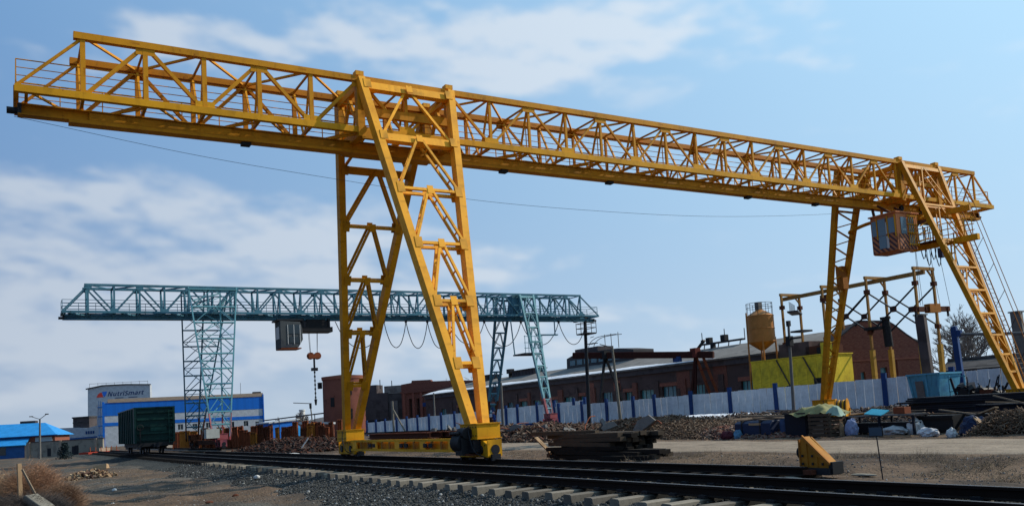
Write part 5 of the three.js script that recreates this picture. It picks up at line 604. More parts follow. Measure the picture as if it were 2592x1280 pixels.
moundMesh('soil_mound', soilM, 34, 9, 12, 30, 0.3, 25); heap('rubble', 'dark mixed scrap and boards spread behind the crates and sacks', unit, [[0.04, 0.037, 0.045], [0.07, 0.05, 0.04], [0.16, 0.105, 0.07], [0.022, 0.026, 0.04], [0.12, 0.055, 0.028]], 7000, 33, 10, 10, 26, 0.35, 25, debris);
moundMesh('soil_mound', soilM, 57, -22, 8, 60, 0.25, 26); heap('rubble', 'low debris strewn along the foot of the blue fence', unit, [[0.16, 0.12, 0.1], [0.08, 0.06, 0.06], [0.26, 0.21, 0.17]], 3500, 57, -24, 8, 70, 0.3, 26, debris);
{ const g = new THREE.PlaneGeometry(1, 1, 24, 60), p = g.attributes.position; for (let i = 0; i < p.count; i++) { const u = p.getX(i), v = p.getY(i), z = -31 - v * 16, x = 58.5 + u * 5 * (0.6 + 0.6 * fbm(z * 0.3, 2, 0, 2, 5)); p.setXYZ(i, x, ground(x, z) + 0.5 * Math.max(0, 1 - 4 * u * u) * Math.max(0, 1 - 4 * v * v), z); } planUV(g); g.computeVertexNormals(); struct(mesh('snow_bank', g, M.snow)); }
// dry grass, pebbles and litter over the yard
{
  const R = rng(91), n = 26000, blade = new THREE.ConeGeometry(0.5, 1, 3); blade.translate(0, 0.5, 0); const im = new THREE.InstancedMesh(blade, mat(1, 1, 1, { roughness: 1 }), n), c = new THREE.Color();
  for (let i = 0; i < n; i++) { let x, z; for (;;) { const t = R(); if (t < 0.62) { x = 12.8 + R() * 5.4; z = 26 - R() * R() * 60; } else { x = -7 + R() * 11.6; z = 14 - R() * 46; } if (fbm(x * 0.5, 4, z * 0.5, 3, 55) > 0.47 + 0.1 * R()) break; } gi.position.set(x, ground(x, z) - 0.01, z); gi.rotation.set((R() - 0.5) * 1.9, R() * 6, (R() - 0.5) * 1.9); const h = (0.03 + R() * R() * 0.11) * (1 + 1.6 * sstep(0.58, 0.7, fbm(x * 0.9, 7, z * 0.9, 2, 57))); gi.scale.set(0.012, h, 0.012); gi.updateMatrix(); im.setMatrixAt(i, gi.matrix); const t = 0.35 + 0.8 * R(); c.setRGB(0.22 * t, 0.175 * t, 0.125 * t); im.setColorAt(i, c); }
  im.name = 'dry_grass'; struct(im, 'stuff'); scene.add(im);
  const m = 15000, ps = new THREE.InstancedMesh(chunk, mat(1, 1, 1, { roughness: 1 }), m);
  for (let i = 0; i < m; i++) { const t = R(); let x, z; if (t < 0.55) { x = -8 + R() * 13; z = 16 - R() * 55; } else if (t < 0.9) { x = 10.8 + R() * 7.5; z = 28 - R() * 60; } else { x = 24 + R() * 3; z = 24 - R() * 60; } gi.position.set(x, ground(x, z), z); gi.rotation.set(R() * 6, R() * 6, R() * 6); const s = 0.015 + 0.05 * R() * R() * R() + 0.012; gi.scale.set(s * 1.3, s * 0.8, s); gi.updateMatrix(); ps.setMatrixAt(i, gi.matrix); const k = 0.1 + 0.16 * R() + (R() < 0.015 ? 0.35 : 0); c.setRGB(k, k * 0.93, k * 0.86); ps.setColorAt(i, c); }
  ps.name = 'pebbles'; struct(ps, 'stuff'); scene.add(ps);
}
{ // larger pieces that lie on the heaps
  const R = rng(141), slab = mesh('concrete_fragment', extrude([[-0.5, 0], [0.45, -0.04], [0.55, 0.2], [0.2, 0.42], [-0.35, 0.36]], 0.14, 0.015), M.concD); planUV(slab.geometry, (x, y, z) => [x, y + z]);
  for (let i = 0; i < 12; i++) { const o = i ? slab.clone() : slab; if (i) { o.name = numbered('concrete_fragment'); scene.add(o); } const x = 25 + R() * 2.4, z = -30 + i * 2.5 + R(); o.position.set(x, ground(x, z) + 0.45 + R() * 0.25, z); o.rotation.set(-1.2 + R() * 0.9, R() * 6, (R() - 0.5) * 0.6); o.scale.setScalar(0.7 + R() * 0.7); tag(o, 'broken grey concrete slab lying on the long rubble heap behind the road', 'concrete fragment', 'broken slabs on the rubble heap'); }
  const bent = mesh('bent_bar', curve([[-1.4, 0, 0], [-0.6, 0.18, 0.1], [0.2, 0.1, -0.1], [0.9, 0.42, 0.05], [1.5, 0.3, 0.2]], 0.03, 20, 5), M.rust);
  for (let i = 0; i < 14; i++) { const o = i ? bent.clone() : bent; if (i) { o.name = numbered('bent_bar'); scene.add(o); } const s = i < 7, x = s ? 25.4 + R() * 2 : 15.6 + R() * 2.6, z = s ? -28 + i * 4.2 : -42 + (i - 7) * 2.6; o.position.set(x, ground(x, z) + 0.45 + R() * 0.3, z); o.rotation.set((R() - 0.5) * 0.6, R() * 6, (R() - 0.5) * 0.7); if (!s) o.material = M.rustD; tag(o, s ? 'bent rusty bar sticking out of the long rubble heap' : 'bent dark bar sticking out of the scrap metal heap by the rails', 'bar', s ? 'bent bars in the rubble heap' : 'bent bars in the scrap heap'); }
}
// ------------------------------------------------------------------ sleeper stack, wedge stop, sign
{
  const R = rng(31), g = boxG(0.25, 0.14, 2.9); let first = true;
  const put = (x, y, z, ry, len) => { const o = mesh('timber_sleeper', len ? boxG(0.25, 0.14, len) : g, R() < 0.3 ? M.woodB : M.woodD); o.position.set(x, y, z); o.rotation.set((R() - 0.5) * 0.03, ry + (R() - 0.5) * 0.06, (R() - 0.5) * 0.04); return o; };
  const ORD = ['first', 'second', 'third', 'fourth', 'fifth', 'sixth', 'seventh'], LAY = ['bottom', 'second', 'third', 'fourth', 'fifth', 'top']; const all = 'dark tarred timber sleepers stacked beside the road';
  for (let l = 0; l < 6; l++) { const k = l < 3 ? 7 : 6; for (let i = 0; i < k; i++) tag(put(14.9 + i * 0.27 + l * 0.03, 0.08 + l * 0.148, (l < 4 ? 8.2 : 8.35) + (R() - 0.5) * (l < 2 ? 1.4 : 0.8), 0, l === 5 ? 4.2 : l < 2 ? 4.7 : 3.6 + (l * 7 + i * 3) % 5 * 0.17), `dark tarred timber sleeper, ${ORD[i]} from the track in the ${LAY[l]} layer of the stack`, 'sleeper', all); }
  for (const [x, y, z, a] of [[15.0, 0.1, 10.9, 0.1], [15.4, 0.1, 10.6, -0.15], [15.2, 0.28, 11.0, 0.05], [15.7, 0.27, 10.3, -0.2], [14.7, 0.1, 10.8, 0.2]]) tag(put(x, y, z, a, 2.0), 'dark tarred timber sleeper lying loose at the end of the stack', 'sleeper', 'loose sleepers at the stack end');
  tag(put(15.0, 0.93, 6.9, 0.35), 'short dark sleeper balanced crosswise on top of the stack', 'sleeper'); const lp = mesh('plank', boxG(0.16, 0.05, 1.3), M.woodP); lp.position.set(15.0, 0.42, 5.6); lp.rotation.set(0.6, 0.1, 0); tag(lp, 'pale plank leaning on the end of the sleeper stack', 'plank');
  const s = thing('wedge_stop', 'yellow triangular steel wheel stop at the end of the crane rail', 'buffer stop', [12.25, 0.1, 20.45]); s.scale.set(0.9, 1, 0.72);
  const wedgeM = mat(0.50, 0.255, 0.035, { map: T.rust, roughness: 0.7 }); const side = extrude([[-0.42, 0.12], [0.55, 0.12], [0.62, 0.2], [-0.22, 0.74], [-0.36, 0.72], [-0.44, 0.4]], 0.03, 0.004); side.rotateY(-Math.PI / 2); planUV(side, (x, y, z) => [z, y]); for (const x of [-0.10, 0.13]) mesh('side_plate', side, wedgeM, s).position.x = x;
  bar('sloping_plate', wedgeM, s, [0.0, 0.74, -0.28], [0.0, 0.2, 0.6], 0.04, 0.2); bar('rim', M.ochre, s, [-0.17, 0.77, -0.26], [-0.17, 0.2, 0.66], 0.05, 0.05); box('base_plate', M.darksteel, s, 0, 0.05, 0.08, 0.44, 0.14, 1.15); const bf = mesh('rubber_buffer', new THREE.CylinderGeometry(0.12, 0.12, 0.14, 16), M.black, s); bf.rotation.x = Math.PI / 2; bf.position.set(0, 0.42, -0.5); box('back_plate', M.ochre, s, 0, 0.42, -0.41, 0.34, 0.56, 0.04); const bt = new MB(); for (const z of [-0.3, 0.05, 0.4]) for (const y of [0.2, 0.36]) if (y < 0.3 || z < 0.3) bt.box(-0.17, y, z, 0.03, 0.05, 0.05); bt.build('bolts', M.darksteel, s).userData.kind = 'stuff'; for (const z of [-0.15, 0.2]) bar('web', wedgeM, s, [-0.15, 0.14, z], [-0.15, 0.62 - (z + 0.15) * 0.8, z], 0.03, 0.03, [1, 0, 0]); for (const x of [-0.3, 0.32]) box('rail_clip', M.rustD, s, x, 0.04, 0.05, 0.16, 0.1, 0.3); box('end_block', M.black, s, 0.02, 0.12, 0.66, 0.36, 0.24, 0.14);
  const sn = thing('small_sign', 'small blank grey board on a thin leaning post beside the track', 'sign', [12.37, 0, 21.92]); rod('post', M.darksteel, sn, [0, -0.1, 0], [-0.05, 0.86, -0.02], 0.012); box('board', mat(0.07, 0.10, 0.14, { map: T.soft }), sn, -0.065, 0.93, -0.02, 0.02, 0.16, 0.24, 0.35); box('frame', M.darksteel, sn, -0.055, 0.93, -0.02, 0.015, 0.19, 0.27, 0.35);
}
// ------------------------------------------------------------------ row of upright rusty sheet piles and steel beams
{
  const R = rng(41), g = thing('sheet_pile', 'rusty sheet pile standing on edge in the long row behind the rails', 'sheet pile', [0, 0, 0], 0, 'rusty sheet piles on edge'); box('plate', M.rust, g, 0, 0.85, 0, 0.9, 1.7, 0.05); for (const x of [-0.4, 0, 0.4]) box('rib', M.rust, g, x, 0.85, 0.07, 0.09, 1.7, 0.1); for (const y of [0.1, 1.6]) box('flange', M.rustD, g, 0, y, 0.07, 0.9, 0.08, 0.1);
  for (let i = 0; i < 58; i++) { const o = i ? g.clone() : g; if (i) { o.name = numbered('sheet_pile'); scene.add(o); } const t = i / 57, x = lerp(15.2, 25.8, t) + (R() - 0.5) * 1.2, z = lerp(-63, -48.5, t) + (R() - 0.5) * 1.6; o.position.set(x, ground(x, z) - 0.05, z); o.rotation.set((R() - 0.5) * 0.25, -0.9 + (R() - 0.5) * 0.9, (R() - 0.5) * 0.10); o.scale.set(0.6 + R() * 0.5, 0.85 + R() * 0.6, 1); const m = R() < 0.16 ? M.ochre : R() < 0.45 ? M.rustD : M.rust; o.traverse((c) => { if (c.isMesh && c.name !== 'flange') c.material = m; }); if (m === M.ochre) { o.userData.label = 'yellowish brown sheet pile standing among the rusty row'; o.userData.group = 'yellowish piles in the rusty row'; } }
  for (let i = 0; i < 14; i++) { const o = g.clone(); o.name = numbered('sheet_pile'); scene.add(o); const x = 11.4 + (i % 7) * 0.8 + R(), z = -62 - Math.floor(i / 7) * 3 - R(); o.position.set(x + 2, ground(x, z), z - 4); o.rotation.set(0, -0.6 + R() * 0.6, 0); o.scale.set(1.2, 0.9 + R() * 0.4, 1); const m = i % 3 ? M.rust : M.ochre; o.traverse((c) => { if (c.isMesh) c.material = m; }); o.userData.label = 'rusty sheet pile standing behind the teal crane feet and wagon'; o.userData.group = 'rusty sheet piles behind the teal crane feet'; }
  const b = thing('steel_beam', 'long rusty brown steel beam in the flat stack behind the yellow crane feet', 'steel beam', [0, 0, 0], 0, 'rusty beams stacked flat'); const e = extrude([[-0.15, 0], [0.15, 0], [0.15, 0.03], [0.02, 0.03], [0.02, 0.27], [0.15, 0.27], [0.15, 0.3], [-0.15, 0.3], [-0.15, 0.27], [-0.02, 0.27], [-0.02, 0.03], [-0.15, 0.03]], 11); planUV(e, (x, y, z) => [z, x + y]); mesh('section', e, M.rustD, b); box('top_flange_edge', M.rust, b, -0.16, 0.29, 5.5, 0.02, 0.04, 11);
  for (let i = 0; i < 15; i++) { const o = i ? b.clone() : b; if (i) { o.name = numbered('steel_beam'); scene.add(o); } o.position.set(19.2 + (i % 5) * 0.42, 0.05 + Math.floor(i / 5) * 0.32, -24 + (R() - 0.5) * 2); o.rotation.y = (R() - 0.5) * 0.04 - 0.04; }
}
// ------------------------------------------------------------------ junk along the far side of the road
const blueT = mat(0.02, 0.035, 0.085, { map: T.soft, roughness: 0.6 }), navy = mat(0.012, 0.016, 0.028, { map: T.soft, roughness: 0.7 });
function planks(label, x, y, z, ry, n, len, m, group) { const R = rng(Math.round(x * 100 + z * 10)); for (let i = 0; i < n; i++) { const o = mesh('plank', boxG(len, 0.045, 0.16), m); o.position.set(x + (R() - 0.5) * 0.7, y + i * 0.052, z + (R() - 0.5) * 0.5); o.rotation.set((R() - 0.5) * 0.06, ry + (R() - 0.5) * 0.35, (R() - 0.5) * 0.08); tag(o, n > 1 ? `${label}, ${['lowest', 'second', 'third', 'fourth', 'fifth'][i]} from below` : label, 'plank', n > 1 ? group : undefined); } }
function cloth(name, label, m, x, y, z, w, d, h, seed, ry = 0) { const g = new THREE.PlaneGeometry(w, d, 26, 20), p = g.attributes.position; for (let i = 0; i < p.count; i++) { const X = p.getX(i), Z = p.getY(i), e = Math.max(Math.abs(X) / (w / 2), Math.abs(Z) / (d / 2)); p.setXYZ(i, X, -h * sstep(0.35, 1, e) + 0.16 * (fbm(X * 3 + seed, 0, Z * 3, 3, seed) - 0.5) * 2, Z); } planUV(g); g.computeVertexNormals(); const mm = m.clone(); mm.side = THREE.DoubleSide; const o = mesh(name, g, mm); o.position.set(x, y, z); o.rotation.y = ry; return tag(o, label, 'tarpaulin'); }
function sack(label, m, x, z, s, seed, cat = 'sack') { const g = new THREE.IcosahedronGeometry(1, 5), p = g.attributes.position; for (let i = 0; i < p.count; i++) { const v = new THREE.Vector3().fromBufferAttribute(p, i), f = 0.55 + 0.9 * fbm(v.x * 2.4 + seed, v.y * 2.4, v.z * 2.4, 4, seed); p.setXYZ(i, v.x * f * s[0], Math.max(-0.6, v.y) * f * s[1], v.z * f * s[2]); } g.computeVertexNormals(); planUV(g); const o = mesh('sack', g, m); o.position.set(x, ground(x, z) + s[1] * 0.5, z); return tag(o, label, cat); }
{
  const st = thing('pallet_stack', 'low wooden pallet under a dark blue covered bundle at the road edge', 'pallet', [27.2, 0, 4.6]); for (const z of [-0.9, 0, 0.9]) box('runner', M.woodB, st, 0, 0.08, z, 1.2, 0.12, 0.1); for (let i = 0; i < 6; i++) box('slat', M.woodB, st, -0.5 + i * 0.2, 0.17, 0, 0.12, 0.03, 2.0);
  const bl = thing('covered_bundle', 'dark blue covered bundle on a pallet with boards on top', 'bundle', [27.2, 0.19, 4.7]); const bg = extrude([[-0.55, 0], [0.55, 0], [0.5, 0.5], [0.3, 0.56], [-0.4, 0.54], [-0.56, 0.45]], 2.1, 0.03); bg.translate(0, 0, -1.05); planUV(bg, (x, y, z) => [z, x + y]); mesh('cover', bg, blueT, bl); for (const z of [-0.6, 0.5]) box('strap', M.black, bl, 0, 0.3, z, 1.22, 0.6, 0.05); box('paper_label', M.woodP, bl, -0.6, 0.44, 0.2, 0.02, 0.1, 0.7);
  planks('weathered grey board lying on the blue covered bundle', 27.4, 0.82, 5.0, 1.5, 4, 3.0, M.woodG, 'boards on the blue bundle'); planks('long dark board spanning from the bundle to the crate', 28.2, 1.02, 6.0, 1.45, 3, 3.6, M.woodB, 'dark boards above the crates');
  sack('dark maroon sack slumped at the front of the brick rubble', mat(0.09, 0.02, 0.03, { map: T.soft }), 26.4, 3.4, [0.3, 0.24, 0.3], 3); const tb = sack('small light blue bag beside the maroon sack', mat(0.12, 0.28, 0.42, { map: T.soft }), 26.5, 3.95, [0.2, 0.26, 0.2], 4, 'bag');
  const dr = thing('blue_drum', 'dull blue plastic drum standing between the bundle and the dark bin', 'drum', [27.2, 0, 6.15]); const dg = new THREE.LatheGeometry([[0, 0], [0.24, 0], [0.26, 0.04], [0.26, 0.24], [0.275, 0.26], [0.26, 0.28], [0.26, 0.52], [0.275, 0.54], [0.26, 0.56], [0.25, 0.76], [0.2, 0.8], [0, 0.8]].map(([a, b]) => new THREE.Vector2(a, b)), 20); mesh('shell', dg, mat(0.05, 0.10, 0.22, { map: T.soft, roughness: 0.5 }), dr); mesh('lid', new THREE.CylinderGeometry(0.19, 0.19, 0.03, 18), blueT, dr).position.y = 0.81;
  const bn = thing('dark_bin', 'big navy metal bin with an open top beside the slatted crate', 'bin', [27.3, 0, 7.1]); for (const [x, z, w, d] of [[-0.55, 0, 0.04, 1.1], [0.55, 0, 0.04, 1.1], [0, -0.55, 1.1, 0.04], [0, 0.55, 1.1, 0.04]]) box('side', navy, bn, x, 0.55, z, w, 0.95, d); box('base', navy, bn, 0, 0.08, 0, 1.12, 0.06, 1.12); box('rim', M.darksteel, bn, -0.58, 1.02, 0, 0.06, 0.06, 1.2);
  const cr = thing('slatted_crate', 'brown slatted wooden crate standing upright at the road edge', 'crate', [27.0, 0, 8.55]); for (const x of [-0.45, 0.45]) for (const z of [-0.5, 0.5]) box('corner_post', M.woodB, cr, x, 0.5, z, 0.07, 1.0, 0.07); for (let i = 0; i < 6; i++) { for (const x of [-0.5, 0.5]) box('slat', M.woodB, cr, x, 0.1 + i * 0.165, 0, 0.025, 0.11, 1.08); box('slat', M.woodB, cr, 0, 0.1 + i * 0.165, 0.53, 0.98, 0.11, 0.025); } box('base', M.woodB, cr, 0, 0.06, 0, 0.95, 0.05, 1.0);
  cloth('tarpaulin', 'crumpled yellow green tarpaulin thrown over the crate and bin', mat(0.30, 0.29, 0.13, { map: T.soft }), 27.3, 1.32, 8.0, 1.5, 2.1, 0.35, 5); cloth('tarpaulin', 'small pale green sheet hanging by the crate corner', mat(0.30, 0.42, 0.34, { map: T.soft }), 27.0, 1.2, 9.0, 0.8, 0.7, 0.3, 6, 0.4);
  const bg2 = sack('upright lilac blue bag between the crate and the steel bench', mat(0.28, 0.33, 0.50, { map: T.soft }), 27.0, 9.75, [0.2, 0.42, 0.26], 8, 'bag'); sack('narrow straw coloured bundle beside the slatted crate', M.woodP, 27.0, 9.25, [0.09, 0.4, 0.1], 9, 'bundle');
  const be = thing('steel_bench', 'long dark steel work bench loaded with scrap behind the bags', 'bench', [28.0, 0, 10.6]); box('top', navy, be, 0, 0.78, 0, 0.9, 0.06, 3.2); for (const z of [-1.5, 0, 1.5]) for (const x of [-0.4, 0.4]) box('leg', navy, be, x, 0.38, z, 0.08, 0.76, 0.08); box('shelf', M.black, be, 0.1, 0.3, 0, 0.7, 0.4, 3.0); box('edge', M.concD, be, -0.46, 0.79, 0, 0.02, 0.05, 3.2);
  const tq = mesh('sheet_offcut', boxG(0.6, 0.03, 0.75), mat(0.03, 0.33, 0.50, { map: T.soft, roughness: 0.5 })); tq.position.set(27.75, 0.92, 10.4); tq.rotation.set(0.12, 0.1, 0.3); tag(tq, 'turquoise sheet offcut lying on the steel bench', 'sheet'); const rc = mesh('wooden_box', boxG(0.4, 0.26, 0.5), M.rust); rc.position.set(28.1, 0.95, 11.3); tag(rc, 'small rusty red box on the end of the steel bench', 'box'); const rp = mesh('steel_pipe', rodG(1.6, 0.04), M.ochre); rp.position.set(28.2, 0.86, 9.4); rp.rotation.set(1.5, 0, 0.2); tag(rp, 'short orange pipe lying on the steel bench', 'pipe');
  sack('big white plastic sack slumped against dark scrap', M.white, 28.0, 11.9, [0.34, 0.42, 0.3], 11); sack('flattened grey plastic sheet trailing from the white sack', mat(0.4, 0.41, 0.42, { map: T.soft }), 27.4, 11.35, [0.4, 0.2, 0.55], 12, 'plastic sheet'); sack('low white sack lying by the roadside', mat(0.62, 0.62, 0.64, { map: T.soft }), 26.7, 13.25, [0.26, 0.2, 0.36], 13); sack('small white bag beside the low sack', M.white, 26.9, 14.05, [0.16, 0.22, 0.18], 14, 'bag'); sack('dull dark blue sack among the boards', blueT, 27.4, 14.6, [0.4, 0.42, 0.5], 15);
  const R = rng(61); for (const [l, x, y, z, ry, rz, len, m] of [['pale thin board lying flat at the road edge before the sacks', 26.3, 0.05, 12.0, 1.5, 0, 1.9, M.woodP], ['grey board sloping down over the dark scrap', 29, 0.75, 13.2, 1.35, 0.12, 2.2, M.woodG], ['light board sticking up from the scrap', 28.4, 0.75, 14.4, 1.2, -0.25, 1.4, M.woodP], ['long pale rail of wood leaning over the scrap heap', 28.5, 0.9, 16.2, 1.75, 0.32, 2.8, M.woodG], ['thin pale lath lying above the dark boards', 29.5, 1.0, 15.6, 1.5, 0.06, 3.6, M.woodP], ['short broken board in front of the dark blue sack', 27.0, 0.4, 15.1, 1.0, 0.5, 0.9, M.woodP], ['splintered board lying in front of the twig heap', 26.6, 0.1, 17.6, 1.4, 0.05, 2.0, M.woodG], ['broad dark board on edge behind the sacks', 29.4, 0.5, 12.6, 1.55, 0, 2.6, M.woodB], ['broad dark board on edge behind the blue sack', 29.2, 0.5, 15.4, 1.5, 0.05, 2.8, M.woodD]]) { const o = mesh('board', boxG(len, 0.05, y === 0.5 ? 0.5 : 0.15), m); o.position.set(x, y, z); o.rotation.order = 'YXZ'; o.rotation.set(y === 0.5 ? 1.4 : 0.1, ry, rz); tag(o, l, 'board'); }
  heap('brushwood', 'tangled pale twigs and roots at the end of the junk row', unit, [[0.30, 0.21, 0.14], [0.20, 0.14, 0.095], [0.12, 0.08, 0.055]], 2600, 27.2, 16.6, 2.4, 3.4, 0.8, 63, (r) => [0.1 + r() * 0.4, 0.01 + r() * 0.018, 0.012 + r() * 0.02], 0.7);
  for (let i = 0; i < 3; i++) { const o = thing('dark_crate', ['black crate half buried behind the white sack', 'black crate under the dull blue sack', 'black crate behind the twig heap'][i], 'crate', [28.6 + i * 0.2, 0, 12.6 + i * 1.9]); box('body', M.black, o, 0, 0.35, 0, 0.9, 0.7, 1.5); for (const y of [0.12, 0.58]) box('batten', M.woodD, o, -0.47, y, 0, 0.04, 0.1, 1.5); }
  // stack of dark steel plates farther back
  const sp = thing('steel_plate', 'dark steel plate in the tall flat stack by the fence end', 'steel plate', [0, 0, 0], 0, 'dark steel plates in the flat stack'); box('plate', navy, sp, 0, 0, 0, 2.4, 0.10, 7.8); box('edge', M.darksteel, sp, -1.2, 0.0, 0, 0.03, 0.06, 7.7);
  for (let i = 0; i < 11; i++) { const o = i ? sp.clone() : sp; if (i) { o.name = numbered('steel_plate'); scene.add(o); } o.userData.label = `dark steel plate, ${['lowest', 'second', 'third', 'fourth', 'fifth', 'sixth', 'seventh', 'eighth', 'ninth', 'tenth', 'topmost'][i]} from the ground in the tall flat stack`; o.position.set(43.2 + (R() - 0.5) * 0.3, 0.12 + i * 0.112, 5.4 + (R() - 0.5) * 0.7); o.rotation.y = (R() - 0.5) * 0.05; }
  const db = thing('steel_girder', 'black steel girder in the low stack behind the sacks', 'girder', [0, 0, 0], 0, 'black girders in the low stack'); box('flange', navy, db, 0, 0.27, 0, 0.3, 0.05, 9); box('web', navy, db, 0, 0.15, 0, 0.06, 0.22, 9); box('flange', navy, db, 0, 0.03, 0, 0.3, 0.05, 9);
  for (let i = 0; i < 12; i++) { const o = i ? db.clone() : db; if (i) { o.name = numbered('steel_girder'); scene.add(o); } o.position.set(31.5 + (i % 4) * 0.42, 0.05 + Math.floor(i / 4) * 0.31, 16.5 + (R() - 0.5) * 2); o.rotation.y = (R() - 0.5) * 0.06; o.userData.label = `black steel girder, ${['first', 'second', 'third', 'fourth'][i % 4]} from the road in the ${['bottom', 'middle', 'top'][Math.floor(i / 4)]} layer behind the sacks`; }
  const rl = thing('cable_reel', 'yellow cable reel with coiled hose on a low frame by the far crane foot', 'cable reel', [39.8, 0.2, -0.9], 0.5); for (const z of [-0.3, 0.3]) { const d = mesh('flange', new THREE.CylinderGeometry(0.62, 0.62, 0.05, 24), M.yellow, rl); d.rotation.x = Math.PI / 2; d.position.set(0, 0.68, z); } for (let i = 0; i < 5; i++) { const c = mesh('hose_coil', new THREE.TorusGeometry(0.5, 0.06, 6, 26), i % 2 ? M.yellowC : M.woodB, rl); c.position.set(0, 0.68, -0.24 + i * 0.12); } box('frame', M.yellow, rl, -0.1, 0.05, 0, 1.7, 0.14, 1.0); for (const z of [-0.42, 0.42]) bar('stand', M.yellow, rl, [-0.5, 0.1, z], [0, 0.7, z], 0.1, 0.08); box('gearbox', M.yellowC, rl, -0.75, 0.35, 0.1, 0.5, 0.4, 0.5);
  const sk = thing('tapered_skip', 'light blue tapered steel hopper with worn grey patches by the fence', 'hopper', [54.1, 0.1, -4.4]); const hg = new THREE.CylinderGeometry(1.75, 1.35, 2.3, 4, 1); hg.rotateY(Math.PI / 4); planUV(hg, (x, y, z) => [x + z, y]); const hm = mat(0.13, 0.46, 0.66, { map: T.grime, roughness: 0.6 }); const hb = mesh('shell', hg.toNonIndexed(), hm, sk); hb.geometry.computeVertexNormals(); hb.position.y = 1.55; box('rim', hm, sk, 0, 2.7, 0, 2.6, 0.12, 2.6); for (const z of [-1.15, 0.2, 1.15]) bar('rib', hm, sk, [-0.98, 0.4, z * 0.8], [-1.28, 2.7, z], 0.12, 0.08, [0, 0, 1]); box('grey_patch', M.concD, sk, -1.16, 1.6, -0.35, 0.04, 1.3, 0.6, 0, 0, 0.13); for (const [x, z] of [[-0.8, -0.8], [0.8, -0.8], [-0.8, 0.8], [0.8, 0.8]]) box('foot', M.darksteel, sk, x, 0.25, z, 0.14, 0.5, 0.14); const fr = sub('side_frame', sk); for (const z of [1.5, 2.6]) bar('upright', hm, fr, [-0.6, 0.2, z], [-0.6, 2.5, z], 0.08, 0.08, [1, 0, 0]); for (const y of [0.5, 1.4, 2.4]) bar('rung', hm, fr, [-0.6, y, 1.4], [-0.6, y, 2.7], 0.06, 0.06);
  sack('white sack standing behind the blue hopper frame', M.white, 53.6, -2.6, [0.3, 0.7, 0.4], 16);
  const sm2 = thing('scrap_machine', 'dark heap of scrapped machinery with rollers and levers in front of the fence', 'machine', [53.7, 0.2, -0.9]); box('bed', navy, sm2, 0, 0.5, 0, 1.4, 0.9, 3.2); for (const [z, y, r] of [[-0.9, 1.15, 0.32], [0.3, 1.1, 0.36], [1.2, 0.95, 0.26]]) { const c = mesh('roller', new THREE.CylinderGeometry(r, r, 1.1, 16), M.black, sm2); c.rotation.z = Math.PI / 2; c.position.set(0, y, z); } { const Q = rng(8), k = new MB(); for (let i = 0; i < 26; i++) k.box(-0.4 + Q() * 0.7, 0.9 + Q() * 0.7, -1.5 + Q() * 3, 0.1 + Q() * 0.4, 0.05 + Q() * 0.3, 0.08 + Q() * 0.5, Q() * 3, Q(), Q()); k.build('loose_parts', M.black, sm2).userData.kind = 'stuff'; const k2 = new MB(); for (let i = 0; i < 9; i++) { const z = -1.6 + Q() * 3.2; k2.bar([-0.3, 0.8, z], [-0.5 + Q() * 0.4, 1.5 + Q() * 0.9, z + Q() - 0.5], 0.06, 0.06); } k2.build('loose_bars', navy, sm2).userData.kind = 'stuff'; } bar('lever', navy, sm2, [-0.4, 0.8, -1.4], [-0.5, 2.2, -1.7], 0.14, 0.12); bar('lever', navy, sm2, [-0.3, 0.9, 1.6], [-0.5, 1.7, 2.2], 0.1, 0.1); bar('lever', navy, sm2, [-0.5, 0.6, 1.8], [-0.6, 1.5, 1.9], 0.08, 0.3); box('motor', M.rustD, sm2, -0.3, 1.0, 0.7, 0.6, 0.6, 0.8); box('guard', navy, sm2, 0.1, 1.5, -1.0, 0.8, 0.5, 0.9, 0.2, 0, 0.3);
  const wp = mesh('white_sheet', boxG(0.8, 0.06, 0.6), M.white); wp.position.set(44, 1.5, 8.4); wp.rotation.set(0.1, 0.4, -0.3); tag(wp, 'small white sheet lying on the dark steel plates', 'sheet');
  planks('orange brown board in the loose pile behind the bench', 35.4, 0.3, 6.2, 1.5, 5, 3.2, M.ochre, 'orange brown boards behind the bench'); planks('pale board on the low stack before the fence corner', 39, 0.5, 3.2, 1.5, 4, 3.5, M.woodG, 'pale boards before the fence corner');
}
